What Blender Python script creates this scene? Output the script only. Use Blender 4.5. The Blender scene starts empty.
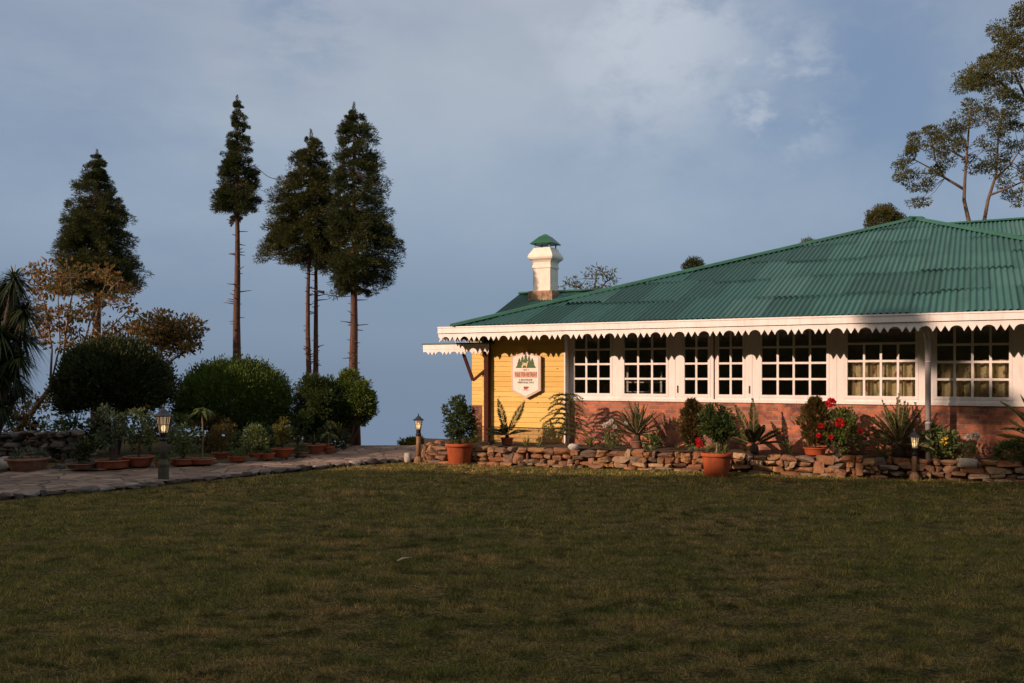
import bpy, bmesh, math, random
import numpy as np
from mathutils import Vector, Matrix
R = math.radians
random.seed(7); rng = np.random.default_rng(11)
C = bpy.context.scene.collection
scn = bpy.context.scene

# ------------------------------------------------------------------ camera
H = 1.7; F = 900.0; HZ = 375.0
cam = bpy.data.objects.new('camera', bpy.data.cameras.new('camera')); C.objects.link(cam)
cam.location = (0, 0, H); cam.rotation_euler = (R(90), 0, 0)
cam.data.lens = F/1024*36; cam.data.sensor_width = 36
cam.data.shift_y = (HZ-341.5)/1024
cam.data.clip_start = .1; cam.data.clip_end = 6000
scn.camera = cam
scn.view_settings.view_transform = 'Standard'; scn.view_settings.look = 'None'
scn.view_settings.exposure = 0.0; scn.view_settings.gamma = 1

# house frame: u runs along the facade (rightwards, towards the camera), v into the house
U = np.array([.8895, -.4569]); V = np.array([.4569, .8895])
SUN_EL = R(19.0); SUN_A = R(31.0)
dh = -V*math.cos(SUN_A) - U*math.sin(SUN_A)
sun_dir = Vector((dh[0]*math.cos(SUN_EL), dh[1]*math.cos(SUN_EL), math.sin(SUN_EL)))

# ------------------------------------------------------------------ world: Nishita sky under a dusky cloud sheet
def nd(nt, t, **kw):
    n = nt.nodes.new(t)
    for k, v in kw.items(): setattr(n, k, v)
    return n
w = bpy.data.worlds.new('World'); scn.world = w; w.use_nodes = True
nt = w.node_tree; nt.nodes.clear(); L = nt.links.new
sky = nd(nt, 'ShaderNodeTexSky', sky_type='NISHITA', sun_disc=False, sun_elevation=SUN_EL,
         sun_rotation=math.atan2(dh[0], dh[1]), altitude=1500, air_density=1.2, dust_density=2.0, ozone_density=1.5)
tc = nd(nt, 'ShaderNodeTexCoord')
sep = nd(nt, 'ShaderNodeSeparateXYZ'); L(tc.outputs['Generated'], sep.inputs[0])
grad = nd(nt, 'ShaderNodeValToRGB'); L(sep.outputs['Z'], grad.inputs[0])
cr = grad.color_ramp; cr.interpolation = 'EASE'
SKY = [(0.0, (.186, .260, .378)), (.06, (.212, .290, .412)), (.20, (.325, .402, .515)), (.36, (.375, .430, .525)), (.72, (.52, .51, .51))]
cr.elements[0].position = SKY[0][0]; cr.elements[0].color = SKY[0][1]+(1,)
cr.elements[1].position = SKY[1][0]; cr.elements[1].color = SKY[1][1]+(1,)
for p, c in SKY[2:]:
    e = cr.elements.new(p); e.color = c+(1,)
# cloud texture on the direction, stretched sideways
mp = nd(nt, 'ShaderNodeMapping'); mp.inputs['Scale'].default_value = (1.0, 1.0, 1.9)
mp.inputs['Rotation'].default_value = (R(8), R(14), 0)
L(tc.outputs['Generated'], mp.inputs['Vector'])
n1 = nd(nt, 'ShaderNodeTexNoise'); n1.inputs['Scale'].default_value = 2.6; n1.inputs['Detail'].default_value = 7
n1.inputs['Roughness'].default_value = .55; n1.inputs['Distortion'].default_value = 0
L(mp.outputs[0], n1.inputs['Vector'])
r1 = nd(nt, 'ShaderNodeValToRGB'); L(n1.outputs['Fac'], r1.inputs[0])
r1.color_ramp.elements[0].position = .38; r1.color_ramp.elements[0].color = (.84, .88, .93, 1)
r1.color_ramp.elements[1].position = .62; r1.color_ramp.elements[1].color = (1.10, 1.08, 1.05, 1)
mul = nd(nt, 'ShaderNodeMix', data_type='RGBA', blend_type='MULTIPLY'); 
fz = nd(nt, 'ShaderNodeMapRange'); fz.inputs[1].default_value = .02; fz.inputs[2].default_value = .24
L(sep.outputs['Z'], fz.inputs[0]); L(fz.outputs[0], mul.inputs[0])
L(grad.outputs[0], mul.inputs[6]); L(r1.outputs[0], mul.inputs[7])
# broken cloud: soft light bank, a brighter torn patch in it and a darker blue-grey bank to its right
def blob(px, py, r1, r0=0.0):
    d = nd(nt, 'ShaderNodeVectorMath', operation='DISTANCE'); L(tc.outputs['Generated'], d.inputs[0]); d.inputs[1].default_value = Vector(((px-512)/F, 1, (HZ-py)/F)).normalized()
    r = nd(nt, 'ShaderNodeMapRange', interpolation_type='SMOOTHSTEP'); r.inputs[1].default_value = r1; r.inputs[2].default_value = r0; L(d.outputs['Value'], r.inputs[0]); return r.outputs[0]
def mth(op, a, b, clamp=False):
    m = nd(nt, 'ShaderNodeMath', operation=op); m.use_clamp = clamp
    for k, x in enumerate((a, b)):
        if hasattr(x, 'is_linked'): L(x, m.inputs[k])
        else: m.inputs[k].default_value = x
    return m.outputs[0]
def nz(scale, lo, hi, off, rough=.62, sz=1.5):
    m = nd(nt, 'ShaderNodeMapping'); m.inputs['Location'].default_value = off; m.inputs['Scale'].default_value = (1, 1, sz); L(tc.outputs['Generated'], m.inputs[0])
    n = nd(nt, 'ShaderNodeTexNoise'); n.inputs['Scale'].default_value = scale; n.inputs['Detail'].default_value = 10; n.inputs['Roughness'].default_value = rough; L(m.outputs[0], n.inputs['Vector'])
    r = nd(nt, 'ShaderNodeMapRange', interpolation_type='SMOOTHSTEP'); r.inputs[1].default_value = lo; r.inputs[2].default_value = hi; L(n.outputs['Fac'], r.inputs[0]); return r.outputs[0]
def lay(base, fac, col, mode='MIX'):
    m = nd(nt, 'ShaderNodeMix', data_type='RGBA', blend_type=mode); L(fac, m.inputs[0]); L(base, m.inputs[6]); m.inputs[7].default_value = tuple(col)+(1,); return m.outputs[2]
c_ = mul.outputs[2]
c_ = lay(c_, mth('MULTIPLY', blob(540, 60, .55), .75), (1.10, 1.08, 1.05), 'MULTIPLY')
c_ = lay(c_, mth('MULTIPLY', blob(850, 45, .30), mth('ADD', mth('MULTIPLY', nz(7, .36, .62, (3, 1, 2)), .55), .35), True), (.60, .73, .88), 'MULTIPLY')
c_ = lay(c_, mth('MULTIPLY', blob(300, 15, .10), nz(9, .42, .60, (1, 4, 0), sz=2.5)), (.72, .80, .90), 'MULTIPLY')
c_ = lay(c_, mth('MULTIPLY', blob(120, 60, .4), mth('MULTIPLY', nz(4, .42, .62, (7, 2, 5), sz=3.0), .6)), (.80, .85, .92), 'MULTIPLY')
c_ = lay(c_, mth('MULTIPLY', blob(640, 120, .14), nz(8, .46, .62, (6, 4, 1))), (.84, .88, .94), 'MULTIPLY')
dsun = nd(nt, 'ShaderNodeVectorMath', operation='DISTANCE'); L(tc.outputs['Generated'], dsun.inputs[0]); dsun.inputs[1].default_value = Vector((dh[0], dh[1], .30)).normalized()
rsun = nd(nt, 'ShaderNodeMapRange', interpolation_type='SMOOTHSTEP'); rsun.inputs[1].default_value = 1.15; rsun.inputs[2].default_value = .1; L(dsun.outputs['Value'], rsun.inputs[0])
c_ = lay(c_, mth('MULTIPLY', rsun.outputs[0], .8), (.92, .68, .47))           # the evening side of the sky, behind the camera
b_ = mth('MULTIPLY', blob(650, 20, .17, .02), nz(8, .40, .60, (5.3, 2.1, .7)))
b_ = mth('ADD', b_, mth('MULTIPLY', blob(770, 95, .11, .01), mth('MULTIPLY', nz(13, .50, .66, (2, 7, 3)), .7)), True)
c_ = lay(c_, mth('MULTIPLY', b_, .8), (.56, .61, .69))
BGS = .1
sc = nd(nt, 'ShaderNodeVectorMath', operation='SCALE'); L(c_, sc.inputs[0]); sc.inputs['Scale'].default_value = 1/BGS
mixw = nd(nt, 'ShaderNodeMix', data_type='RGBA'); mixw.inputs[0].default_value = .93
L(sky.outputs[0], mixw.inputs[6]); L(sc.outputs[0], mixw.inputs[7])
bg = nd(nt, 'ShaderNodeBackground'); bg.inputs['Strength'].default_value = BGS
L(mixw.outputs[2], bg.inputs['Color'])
wo = nd(nt, 'ShaderNodeOutputWorld'); L(bg.outputs[0], wo.inputs[0])

# ------------------------------------------------------------------ sun
sl = bpy.data.lights.new('sun', 'SUN'); sl.energy = 4.8; sl.angle = R(.5); sl.color = (1, .665, .475)
sun = bpy.data.objects.new('sun', sl); C.objects.link(sun)
sun.rotation_euler = sun_dir.to_track_quat('Z', 'Y').to_euler()

# ================================================================== helpers
def at(px, py, Y): return Vector(((px-512)/F*Y, Y, H+(HZ-py)/F*Y))
def gr(px, py, z=0.0):
    Y = (H-z)*F/(py-HZ); return Vector(((px-512)/F*Y, Y, z))
W0 = 16.834; S0 = -9.25
def hx(px, y=0.0):                       # house-local x of a pixel column on the plane local y
    k = (px-512)/F; Y = (W0+y)/(V[0]*k+V[1]); return (k*Y*U[0]+Y*U[1])-S0
def hz(px, py, y=0.0):
    k = (px-512)/F; Y = (W0+y)/(V[0]*k+V[1]); return H+(HZ-py)/F*Y
def h2w(x, y, z=0.0):
    p = (x+S0)*U+(y+W0)*V; return Vector((p[0], p[1], z))
SWA = gr(430, 462.5); SWB = gr(1000, 482.0)                    # the dry stone wall's foot runs through these two points
def bedp(px, wv=16.1, z=.33):
    k = (px-512)/F; d = SWB-SWA; yw = (SWA.x*d.y-SWA.y*d.x)/(k*d.y-d.x); yh = W0/(V[0]*k+V[1])
    Y = yw+(yh-yw)*(wv-15.53)/(W0-15.53); return Vector((k*Y, Y, z))
def ppm(Y): return F/Y

class MB:
    def __init__(s): s.v = []; s.f = []; s.n = 0; s.mi = []
    def add(s, verts, faces, mi=0):
        verts = np.asarray(verts, dtype=np.float32).reshape(-1, 3)
        s.v.append(verts)
        if isinstance(faces, np.ndarray):
            s.f.append(faces.astype(np.int64)+s.n); s.mi.append((len(faces), mi))
        else:
            by = {}
            for f in faces: by.setdefault(len(f), []).append(f)
            for k, fl in by.items():
                s.f.append(np.array(fl, dtype=np.int64)+s.n); s.mi.append((len(fl), mi))
        s.n += len(verts); return s
    def box(s, x0, x1, y0, y1, z0, z1, M=None, mi=0):
        vv = [(x, y, z) for x in (x0, x1) for y in (y0, y1) for z in (z0, z1)]
        if M is not None: vv = [M @ Vector(q) for q in vv]
        ff = [(0,1,3,2),(4,6,7,5),(0,4,5,1),(2,3,7,6),(0,2,6,4),(1,5,7,3)]
        return s.add(vv, ff, mi)
    def bar(s, a, b, wd, dp=None, mi=0, up=(0,0,1)):
        a = Vector(a); b = Vector(b); dp = dp or wd; d = (b-a); ln = d.length; d.normalize()
        upv = Vector(up)
        if abs(d.dot(upv)) > .98: upv = Vector((0,1,0))
        x = d.cross(upv).normalized(); y = x.cross(d).normalized()
        vv = [a+x*sx*wd/2+y*sy*dp/2+d*t for t in (0, ln) for sx, sy in ((-1,-1),(1,-1),(1,1),(-1,1))]
        return s.add(vv, [(0,3,2,1),(4,5,6,7),(0,1,5,4),(1,2,6,5),(2,3,7,6),(3,0,4,7)], mi)
    def tube(s, pts, rad, seg=8, cap=True, mi=0):
        pts = [Vector(p) for p in pts]; n = len(pts)
        if not hasattr(rad, '__len__'): rad = [rad]*n
        vv = []; px_ = None
        for i, p in enumerate(pts):
            d = (pts[min(i+1, n-1)]-pts[max(i-1, 0)]).normalized()
            if px_ is None:
                a = Vector((0,0,1)) if abs(d.z) < .9 else Vector((1,0,0)); x = d.cross(a).normalized()
            else: x = (px_-d*px_.dot(d)).normalized()
            px_ = x; y = d.cross(x)
            for k in range(seg):
                t = 2*math.pi*k/seg; vv.append(p+(x*math.cos(t)+y*math.sin(t))*rad[i])
        ff = []
        for i in range(n-1):
            for k in range(seg):
                k2 = (k+1) % seg; ff.append((i*seg+k, i*seg+k2, (i+1)*seg+k2, (i+1)*seg+k))
        if cap: ff.append(tuple(reversed(range(seg)))); ff.append(tuple(range((n-1)*seg, n*seg)))
        return s.add(vv, ff, mi)
    def lathe(s, prof, seg=20, o=(0,0,0), mi=0, rot=0.0):
        o = Vector(o); vv = []; n = len(prof)
        for r, z in prof:
            for k in range(seg):
                t = 2*math.pi*k/seg+rot; vv.append(o+Vector((r*math.cos(t), r*math.sin(t), z)))
        ff = []
        for i in range(n-1):
            for k in range(seg):
                k2 = (k+1) % seg; ff.append((i*seg+k, i*seg+k2, (i+1)*seg+k2, (i+1)*seg+k))
        ff.append(tuple(reversed(range(seg)))); ff.append(tuple(range((n-1)*seg, n*seg)))
        return s.add(vv, ff, mi)
    def prism(s, poly, y0, y1, mi=0):     # polygon in (x,z), extruded along y
        n = len(poly)
        vv = [(x, y0, z) for x, z in poly]+[(x, y1, z) for x, z in poly]
        ff = [tuple(range(n)), tuple(reversed(range(n, 2*n)))]
        ff += [(i, i+n, (i+1) % n+n, (i+1) % n) for i in range(n)]
        return s.add(vv, ff, mi)
    def build(s, name, mat, parent=None, smooth=False, loc=None):
        me = bpy.data.meshes.new(name)
        v = np.concatenate(s.v) if s.v else np.zeros((0, 3), np.float32)
        me.vertices.add(len(v)); me.vertices.foreach_set('co', v.ravel())
        tot = np.concatenate([np.full(len(f), f.shape[1]) for f in s.f]); li = np.concatenate([f.ravel() for f in s.f])
        st = np.concatenate([[0], np.cumsum(tot)[:-1]])
        me.loops.add(len(li)); me.loops.foreach_set('vertex_index', li.astype(np.int32))
        me.polygons.add(len(tot)); me.polygons.foreach_set('loop_start', st.astype(np.int32))
        me.polygons.foreach_set('loop_total', tot.astype(np.int32))
        mats = mat if isinstance(mat, (list, tuple)) else [mat]
        for m in mats: me.materials.append(m)
        if len(mats) > 1:
            me.polygons.foreach_set('material_index', np.concatenate([np.full(n, i) for n, i in s.mi]).astype(np.int32))
        me.polygons.foreach_set('use_smooth', np.full(len(tot), smooth))
        me.update(calc_edges=True); me.validate()
        o = bpy.data.objects.new(name, me); C.objects.link(o)
        if parent is not None: o.parent = parent
        if loc is not None: o.location = loc
        return o

def tag(o, label, cat, group=None):
    o['label'] = label; o['category'] = cat
    if group: o['group'] = group
    return o
def thing(name, label, cat, loc=(0,0,0), rz=0, group=None):
    o = bpy.data.objects.new(name, None); C.objects.link(o); o.location = loc; o.rotation_euler = (0,0,rz)
    o.empty_display_size = .2
    return tag(o, label, cat, group)
def kind(o, k): o['kind'] = k; return o

# ---- vectorised foliage
def nrm(a): return a/np.maximum(np.linalg.norm(a, axis=-1, keepdims=True), 1e-9)
def rdir(n): return nrm(rng.normal(size=(n, 3)))
def leaves(mb, P, D, Ln, Wd, fold=.18, mi=0):
    n = len(P); P = np.asarray(P, float); D = nrm(np.asarray(D, float))
    Ln = np.broadcast_to(np.asarray(Ln, float), (n,))[:, None]; Wd = np.broadcast_to(np.asarray(Wd, float), (n,))[:, None]
    S = nrm(np.cross(D, rdir(n))); N = np.cross(S, D)
    mid = P+D*Ln*.45+N*Ln*fold*.5
    v = np.stack([P, mid+S*Wd*.5, P+D*Ln-N*Ln*fold*.6, mid-S*Wd*.5], 1).reshape(-1, 3)
    i = np.arange(n)[:, None]*4
    mb.add(v, np.concatenate([i+np.array([[0,1,2]]), i+np.array([[0,2,3]])]), mi)
def straps(mb, P, D, Ln, Wd, droop=.5, k=6, mi=0, vee=.0, taper=.15):
    n = len(P); P = np.asarray(P, float); D = nrm(np.asarray(D, float))
    Ln = np.broadcast_to(np.asarray(Ln, float), (n,))[:, None]; Wd = np.broadcast_to(np.asarray(Wd, float), (n,))[:, None]
    droop = np.broadcast_to(np.asarray(droop, float), (n,))[:, None]
    S = np.cross(D, np.array([0,0,1.])); S[np.linalg.norm(S, axis=1) < .05] = [1,0,0]; S = nrm(S+rdir(n)*.12)
    rows = []
    for j in range(k+1):
        t = j/k
        c = P+D*Ln*t; c[:, 2] -= (droop*Ln*t*t)[:, 0]
        wv = Wd*.5*((.55+1.2*t) if t < .35 else (1-(t-.35)/.65*(1-taper*.2)) )*(1 if t < 1 else .1)
        up = np.zeros_like(c); up[:, 2] = (wv*vee)[:, 0]
        rows.append(np.stack([c-S*wv+up, c, c+S*wv+up], 1))
    v = np.stack(rows, 1).reshape(n, -1, 3); m = (k+1)*3
    f = []
    for j in range(k):
        for q in (0, 1): a = j*3+q; f.append((a, a+1, a+4, a+3))
    f = (np.arange(n)[:, None, None]*m+np.array(f)[None]).reshape(-1, 4)
    mb.add(v.reshape(-1, 3), f, mi)

# ================================================================== materials
def newmat(name):
    m = bpy.data.materials.new(name); m.use_nodes = True; nt = m.node_tree
    return m, nt, nt.nodes['Principled BSDF'], nt.links.new
def ramp(nt, fac, stops):
    r = nd(nt, 'ShaderNodeValToRGB'); nt.links.new(fac, r.inputs[0]); e = r.color_ramp.elements
    e[0].position = stops[0][0]; e[0].color = tuple(stops[0][1])+(1,)
    e[1].position = stops[-1][0]; e[1].color = tuple(stops[-1][1])+(1,)
    for p, c in stops[1:-1]: q = e.new(p); q.color = tuple(c)+(1,)
    return r.outputs[0]
def noise(nt, scale, detail=4, rough=.55, vec=None, sc=None, dist=0):
    n = nd(nt, 'ShaderNodeTexNoise'); n.inputs['Scale'].default_value = scale; n.inputs['Detail'].default_value = detail
    n.inputs['Roughness'].default_value = rough; n.inputs['Distortion'].default_value = dist
    if vec is None: vec = nd(nt, 'ShaderNodeTexCoord').outputs['Object']
    if sc: m = nd(nt, 'ShaderNodeMapping'); m.inputs['Scale'].default_value = sc; nt.links.new(vec, m.inputs[0]); vec = m.outputs[0]
    nt.links.new(vec, n.inputs['Vector']); return n.outputs['Fac']
def mixc(nt, fac, a, b, mode='MIX'):
    m = nd(nt, 'ShaderNodeMix', data_type='RGBA', blend_type=mode)
    for i, x in ((0, fac), (6, a), (7, b)):
        if hasattr(x, 'is_linked'): nt.links.new(x, m.inputs[i])
        elif i == 0: m.inputs[0].default_value = x
        else: m.inputs[i].default_value = tuple(x)+(1,)
    return m.outputs[2]
def bump(nt, b, h, strength=.4, dist=.01):
    n = nd(nt, 'ShaderNodeBump'); n.inputs['Strength'].default_value = strength; n.inputs['Distance'].default_value = dist
    nt.links.new(h, n.inputs['Height']); nt.links.new(n.outputs[0], b.inputs['Normal'])
def simple(name, c, rough=.6, var=.25, scale=8, bmp=.15, metal=0, sc=None, spec=.5):
    m, nt, b, L = newmat(name)
    f = noise(nt, scale, 6, .6, sc=sc)
    lo = tuple(x*(1-var) for x in c); hi = tuple(min(1, x*(1+var)) for x in c)
    L(ramp(nt, f, [(.3, lo), (.7, hi)]), b.inputs['Base Color'])
    b.inputs['Roughness'].default_value = rough; b.inputs['Metallic'].default_value = metal
    b.inputs['Specular IOR Level'].default_value = spec
    if bmp: bump(nt, b, noise(nt, scale*5, 5), bmp, .01)
    return m
def leafmat(name, cols, transl=.3, rough=.5, big=None):
    m, nt, b, L = newmat(name)
    g = nd(nt, 'ShaderNodeNewGeometry')
    n = len(cols); c = ramp(nt, g.outputs['Random Per Island'], [(i/(n-1), q) for i, q in enumerate(cols)])
    if big:
        f = ramp(nt, noise(nt, big[0], 3), [(.38, (0,0,0)), (.62, (1,1,1))]); c = mixc(nt, f, c, big[1], 'MIX') if len(big) < 3 else mixc(nt, f, c, mixc(nt, big[2], c, big[1]))
    L(c, b.inputs['Base Color']); b.inputs['Roughness'].default_value = rough; b.inputs['Specular IOR Level'].default_value = .3
    t = nd(nt, 'ShaderNodeBsdfTranslucent'); L(c, t.inputs[0])
    ms = nd(nt, 'ShaderNodeMixShader'); ms.inputs[0].default_value = transl
    L(b.outputs[0], ms.inputs[1]); L(t.outputs[0], ms.inputs[2]); L(ms.outputs[0], nt.nodes['Material Output'].inputs[0])
    return m
M = {}
# painted corrugated roof
def roofmat():
    m, nt, b, L = newmat('green_roof_paint'); tcn = nd(nt, 'ShaderNodeTexCoord')
    at_ = nd(nt, 'ShaderNodeAttribute', attribute_name='sheet')
    base = ramp(nt, at_.outputs['Fac'], [(0, (.022, .086, .070)), (.45, (.033, .120, .102)), (.8, (.041, .142, .122)), (1, (.070, .172, .154))])
    st = noise(nt, 1.0, 6, .65, vec=tcn.outputs['Object'], sc=(9, .8, .8))
    c = mixc(nt, ramp(nt, st, [(.48, (0,0,0)), (.75, (.55,.55,.55))]), base, (.012, .055, .042))
    st2 = noise(nt, 2.2, 8, .7, vec=tcn.outputs['Object'])
    c = mixc(nt, ramp(nt, st2, [(.55, (0,0,0)), (.72, (.5,.5,.5))]), c, (.085, .17, .15))
    L(c, b.inputs['Base Color']); b.inputs['Roughness'].default_value = .55; b.inputs['Specular IOR Level'].default_value = .3
    bump(nt, b, st2, .1, .01); return m
M['roof'] = roofmat()
M['ridge'] = simple('green_ridge_metal', (.016, .105, .058), .45, .25, 4, .05)
def whitep():
    m, nt, b, L = newmat('white_paint')
    f = noise(nt, 3, 8, .7, sc=(1, 1, .35)); f2 = noise(nt, 28, 5, .7)
    c = ramp(nt, f, [(.3, (.72, .69, .68)), (.6, (.83, .82, .83))])
    c = mixc(nt, ramp(nt, f2, [(.60, (0,0,0)), (.75, (.35,.35,.35))]), c, (.5, .46, .42))
    f3 = noise(nt, 2.0, 6, .7, sc=(7, 7, .7)); c = mixc(nt, ramp(nt, f3, [(.52, (0,0,0)), (.72, (.45,.45,.45))]), c, (.52, .45, .38))
    L(c, b.inputs['Base Color']); b.inputs['Roughness'].default_value = .5; bump(nt, b, f2, .12, .005); return m
M['white'] = whitep()
def yellow():
    m, nt, b, L = newmat('yellow_timber'); tcn = nd(nt, 'ShaderNodeTexCoord')
    g = nd(nt, 'ShaderNodeNewGeometry')
    base = ramp(nt, g.outputs['Random Per Island'], [(0, (.65, .42, .08)), (.5, (.74, .51, .115)), (1, (.80, .57, .16))])
    gr_ = noise(nt, 3.5, 7, .65, vec=tcn.outputs['Object'], sc=(1, 1, 22))
    c = mixc(nt, ramp(nt, gr_, [(.45, (0,0,0)), (.75, (.5,.5,.5))]), base, (.42, .22, .03))
    vo = nd(nt, 'ShaderNodeTexVoronoi'); vo.inputs['Scale'].default_value = 3.2; mpv = nd(nt, 'ShaderNodeMapping'); mpv.inputs['Scale'].default_value = (1, .3, 1.5)
    L(tcn.outputs['Object'], mpv.inputs[0]); L(mpv.outputs[0], vo.inputs['Vector'])
    c = mixc(nt, ramp(nt, vo.outputs['Distance'], [(.045, (.9,.9,.9)), (.10, (0,0,0))]), c, (.10, .04, .01))
    L(c, b.inputs['Base Color']); b.inputs['Roughness'].default_value = .5; bump(nt, b, gr_, .12, .004); return m
M['yellow'] = yellow()
def brick(name, c1, c2, mort):
    m, nt, b, L = newmat(name); tcn = nd(nt, 'ShaderNodeTexCoord'); sp = nd(nt, 'ShaderNodeSeparateXYZ'); L(tcn.outputs['Object'], sp.inputs[0])
    cb = nd(nt, 'ShaderNodeCombineXYZ'); ad = nd(nt, 'ShaderNodeMath', operation='ADD'); L(sp.outputs[0], ad.inputs[0]); L(sp.outputs[1], ad.inputs[1])
    L(ad.outputs[0], cb.inputs[0]); L(sp.outputs[2], cb.inputs[1])
    nz = nd(nt, 'ShaderNodeTexNoise'); nz.inputs['Scale'].default_value = 9; L(cb.outputs[0], nz.inputs['Vector'])
    wob = nd(nt, 'ShaderNodeVectorMath', operation='MULTIPLY_ADD'); L(nz.outputs['Color'], wob.inputs[0]); wob.inputs[1].default_value = (.012, .012, 0); L(cb.outputs[0], wob.inputs[2])
    br = nd(nt, 'ShaderNodeTexBrick'); L(wob.outputs[0], br.inputs['Vector'])
    br.inputs['Scale'].default_value = 1; br.inputs['Brick Width'].default_value = .225; br.inputs['Row Height'].default_value = .080
    br.inputs['Mortar Size'].default_value = .010; br.inputs['Mortar Smooth'].default_value = .3; br.inputs['Bias'].default_value = -.1
    br.inputs['Color1'].default_value = tuple(c1)+(1,); br.inputs['Color2'].default_value = tuple(c2)+(1,); br.inputs['Mortar'].default_value = tuple(mort)+(1,)
    f = noise(nt, 2.2, 8, .7); f2 = noise(nt, 14, 6, .7)
    c = mixc(nt, ramp(nt, f, [(.47, (0,0,0)), (.62, (.85,.85,.85))]), br.outputs['Color'], tuple(x*.5 for x in c2))
    c = mixc(nt, ramp(nt, f2, [(.5, (0,0,0)), (.8, (.6,.6,.6))]), c, tuple(min(1, x*1.25) for x in c1))
    L(c, b.inputs['Base Color']); b.inputs['Roughness'].default_value = .85
    iv = nd(nt, 'ShaderNodeMath', operation='SUBTRACT'); iv.inputs[0].default_value = 1; L(br.outputs['Fac'], iv.inputs[1])
    bump(nt, b, iv.outputs[0], .6, .012); return m
M['brick'] = brick('red_brick', (.54, .175, .090), (.16, .070, .055), (.30, .21, .165))
M['buff'] = brick('buff_brick', (.52, .34, .10), (.38, .22, .07), (.30, .20, .10))
M['brown'] = simple('brown_painted_wood', (.060, .018, .012), .75, .3, 6, .15, spec=.15)
M['soffit'] = simple('dark_soffit_boards', (.11, .055, .028), .7, .35, 5, .2, sc=(1, 8, 8))
M['grey'] = simple('grey_pipe_paint', (.36, .35, .36), .45, .12, 5, .05)
M['chimneyw'] = simple('cream_plaster', (.80, .75, .66), .8, .10, 5, .25)
M['oldplaster'] = simple('weathered_brick_plaster', (.30, .20, .13), .9, .5, 9, .5)
M['green_metal'] = simple('green_cap_metal', (.012, .095, .045), .35, .25, 7, .05)
M['black'] = simple('black_iron', (.012, .012, .014), .45, .3, 9, .1)
M['bluecap'] = simple('weathered_dark_metal', (.022, .028, .042), .35, .35, 9, .08)
M['postbrown'] = simple('brown_post_wood', (.22, .125, .065), .75, .35, 8, .35, sc=(4, 4, .6))
M['postgreen'] = simple('mossy_stone_post', (.075, .07, .045), .85, .45, 9, .5)
def terra(name, c):
    m, nt, b, L = newmat(name); f = noise(nt, 4, 8, .7); f2 = noise(nt, 9, 6, .65, sc=(1, 1, .35))
    k = ramp(nt, f, [(.3, tuple(x*.62 for x in c)), (.65, c)]); k = mixc(nt, ramp(nt, f2, [(.52, (0,0,0)), (.72, (.55,.55,.55))]), k, (.11, .05, .028))
    k = mixc(nt, ramp(nt, noise(nt, 6, 7, .7), [(.60, (0,0,0)), (.72, (.45,.45,.45))]), k, (.36, .23, .16)); L(k, b.inputs['Base Color']); b.inputs['Roughness'].default_value = .85; bump(nt, b, f, .25, .01); return m
M['terra'] = terra('terracotta', (.42, .085, .022))
M['terra_dull'] = simple('dull_terracotta', (.30, .085, .040), .8, .35, 7, .3)
M['terra_old'] = simple('weathered_terracotta', (.20, .10, .065), .85, .4, 7, .35)
M['soil'] = simple('soil', (.055, .035, .022), .95, .5, 14, .8)
M['bark'] = simple('conifer_bark', (.095, .048, .032), .9, .5, 4, .8, sc=(6, 6, 1))
M['bark_pale'] = simple('pale_bark', (.24, .17, .12), .85, .4, 5, .5, sc=(3, 3, 1))
M['bark_mid'] = simple('grey_brown_bark', (.12, .085, .062), .9, .45, 6, .5, sc=(4, 4, 1))
M['bark_dark'] = simple('dark_bark', (.06, .042, .03), .9, .4, 6, .6, sc=(4, 4, 1))
M['interior'] = simple('dark_panelling', (.16, .105, .07), .6, .3, 3, .1)
M['ceilin'] = simple('dim_ceiling_boards', (.32, .26, .20), .7, .3, 3, .1)
def glass():
    m, nt, b, L = newmat('window_glass')
    gl = nd(nt, 'ShaderNodeBsdfGlossy'); gl.inputs['Roughness'].default_value = .02; gl.inputs['Color'].default_value = (.9, .9, .9, 1)
    tr = nd(nt, 'ShaderNodeBsdfTransparent'); tr.inputs[0].default_value = (.82, .84, .82, 1)
    fr = nd(nt, 'ShaderNodeFresnel'); fr.inputs[0].default_value = 1.6
    ms = nd(nt, 'ShaderNodeMixShader'); L(fr.outputs[0], ms.inputs[0]); L(tr.outputs[0], ms.inputs[1]); L(gl.outputs[0], ms.inputs[2])
    L(ms.outputs[0], nt.nodes['Material Output'].inputs[0]); return m
M['glass'] = glass()
def emis(name, c, s):
    m, nt, b, L = newmat(name); b.inputs['Base Color'].default_value = tuple(c)+(1,)
    b.inputs['Emission Color'].default_value = tuple(c)+(1,); b.inputs['Emission Strength'].default_value = s; return m
M['bulb'] = emis('lamp_bulb', (1, .76, .45), 2.0)
def frosted():
    m, nt, b, L = newmat('lamp_glass'); b.inputs['Base Color'].default_value = (.75, .62, .45, 1); b.inputs['Roughness'].default_value = .4
    b.inputs['Emission Color'].default_value = (1, .70, .42, 1); b.inputs['Emission Strength'].default_value = .24
    tr = nd(nt, 'ShaderNodeBsdfTransparent'); tr.inputs[0].default_value = (1, .9, .75, 1)
    ms = nd(nt, 'ShaderNodeMixShader'); ms.inputs[0].default_value = .45
    L(b.outputs[0], ms.inputs[1]); L(tr.outputs[0], ms.inputs[2]); L(ms.outputs[0], nt.nodes['Material Output'].inputs[0]); return m
M['lampglass'] = frosted()
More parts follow.
